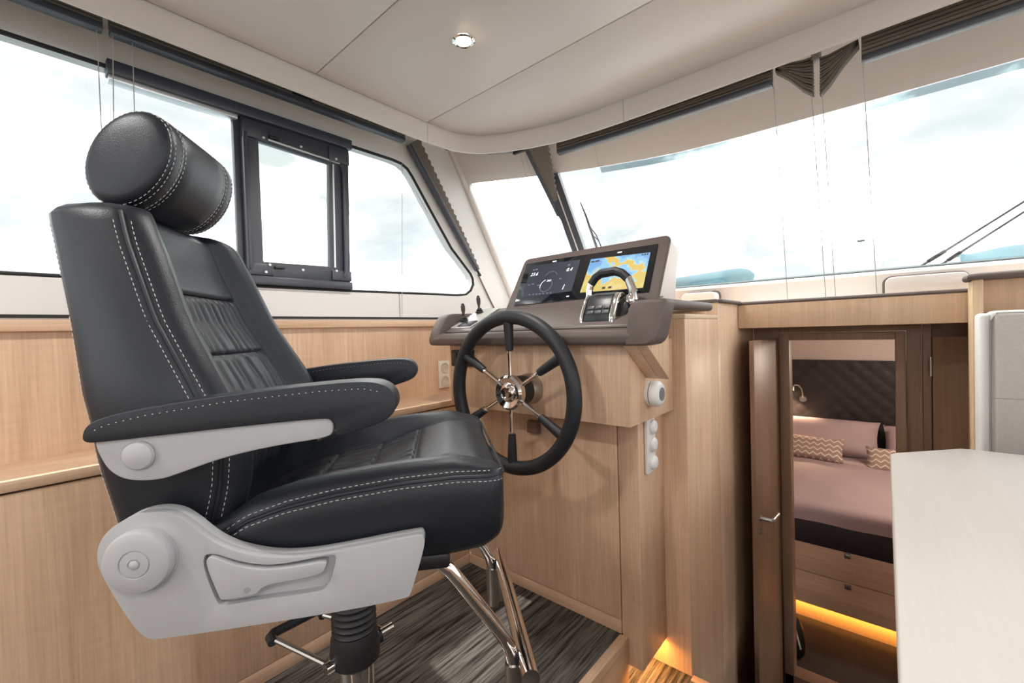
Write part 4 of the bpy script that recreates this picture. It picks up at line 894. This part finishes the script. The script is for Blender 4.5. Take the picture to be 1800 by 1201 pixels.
# ================================================================ OUTSIDE
struct(MB().box(-200, 200, -200, 200, -2.6, -2.5).build('water', WATER), 'grey harbour water around the boat', 'water')
fd = struct(MB().prism([(-1.6, 2.26), (1.9, 2.26), (1.4, 4.2), (.35, 5.6), (-.2, 5.9), (-.8, 5.2), (-1.45, 3.6)], 'z', .07, .10).build('foredeck', WHITEGEL, bev=.01), 'white foredeck ahead of the windshield', 'deck')
cvr = thing('canvas_roll', 'rolled turquoise canvas seen through the windshield beside the screen pod', 'canvas cover', (-1.1, 4.0, .40))
MB().tube([(-1.75, 4.06, .372), (-1.4, 4.03, .385), (-1.0, 4.0, .398), (-.90, 3.99, .400), (-.85, 3.985, .395), (-.815, 3.98, .385)], [.070, .073, .076, .074, .060, .035], 20).build('roll', CANVAS, cvr)
MB().tube([(-1.6, 4.03, .10), (-1.6, 4.03, .34)], .012, 8).build('support', STEEL, cvr); MB().tube([(-.95, 4.0, .10), (-.95, 4.0, .35)], .012, 8).build('support', STEEL, cvr)
cv2 = thing('canvas_cover', 'turquoise canvas cover at the right edge behind the wiper arms', 'canvas cover', (.7, 4.0, .36))
m = MB()
def cf(u, v):
    x = .37+.9*u; return (x, 3.9+.5*v, .30+.135*math.sin(min(1, v*1.6+.05)*math.pi/2)+.035*u+.012*math.sin(u*17+v*6))
m.grid(cf, 40, 20).build('sheet', CANVAS, cv2, ang=80)
MB().grid(lambda u, v: (.37+.9*u, 3.9, .10+(.2+.0106)*v+.035*u*v), 10, 4).build('skirt', CANVAS, cv2)
wa = thing('wiper', 'pair of dark windshield wiper arms rising to the right', 'wiper', (.13, 2.25, .2))
MB().tube([(.100, 2.262, .198), (.362, 2.262-.04, .388), (.60, 2.14, .56)], [.0045, .0035, .003], 8).build('arm', DKMETAL, wa); MB().tube([(.150, 2.262, .193), (.362, 2.225, .354), (.60, 2.15, .53)], [.0045, .0035, .003], 8).build('arm', DKMETAL, wa)
MB().tube([(.125, 2.259, .217), (.172, 2.252, .250)], .0065, 8).build('collar', BLACK, wa); MB().tube([(.178, 2.258, .214), (.212, 2.252, .241)], .0065, 8).build('collar', BLACK, wa)
MB().box(.08, .17, 2.245, 2.30, .10, .20).build('base', BLACK, wa, bev=.005)
wq = thing('wiper', 'slim black wiper blade left of the windshield centre above the screens', 'wiper', (-1.2, 2.2, .3))
MB().tube([(-1.335, 2.19, .745), (-1.30, 2.19, .66), (-1.243, 2.20, .478), (-1.19, 2.21, .30), (-1.16, 2.22, .12)], [.003, .007, .007, .006, .006], 8).build('blade', BLACK, wq)
MB().tube([(-1.285, 2.20, .60), (-1.25, 2.22, .54), (-1.17, 2.24, .32), (-1.10, 2.26, .12)], .0035, 8).build('arm', BLACK, wq)
MB().tube([(-1.262, 2.20, .54), (-1.238, 2.22, .51)], .003, 6).build('link', BLACK, wq); MB().tube([(-1.240, 2.20, .47), (-1.215, 2.22, .44)], .003, 6).build('link', BLACK, wq)
fg = thing('flag', 'pale flag on a short pole far beyond the windshield', 'flag', (-.25, 8.0, -2.5))
MB().tube([(-.249, 8, -2.5), (-.249, 8, 1.15)], .018, 8).build('pole', mat('pale_pole', (.55, .55, .55), .5), fg); MB().box(-.29, -.20, 7.97, 8.03, 1.145, 1.165).build('finial', DKMETAL, fg)
MB().grid(lambda u, v: (-.27-.42*u, 8+.05*math.sin(u*9+v*2), .78+(.05+.17*v)*(1-.2*u)+.08*(1-u)*v*1.0+.02*math.sin(u*11)), 24, 10).build('cloth', FLAGC, fg, ang=80)
rlx = thing('bow_rail', 'thin steel bow rail along the foredeck', 'railing', (-.2, 4.6, .1))
MB().tube([(-1.0, 5.0, .41), (-.4, 5.3, .445), (.3, 5.2, .47), (.9, 4.6, .43)], .009, 8).build('top_rail', SILVER, rlx)
for x, y, z in ((-.4, 5.3, .445), (.3, 5.2, .47)): MB().tube([(x, y, .10), (x, y, z)], .009, 8).build('stanchion', SILVER, rlx)
for ob in bpy.data.objects:
    if 'org' in ob: del ob['org']
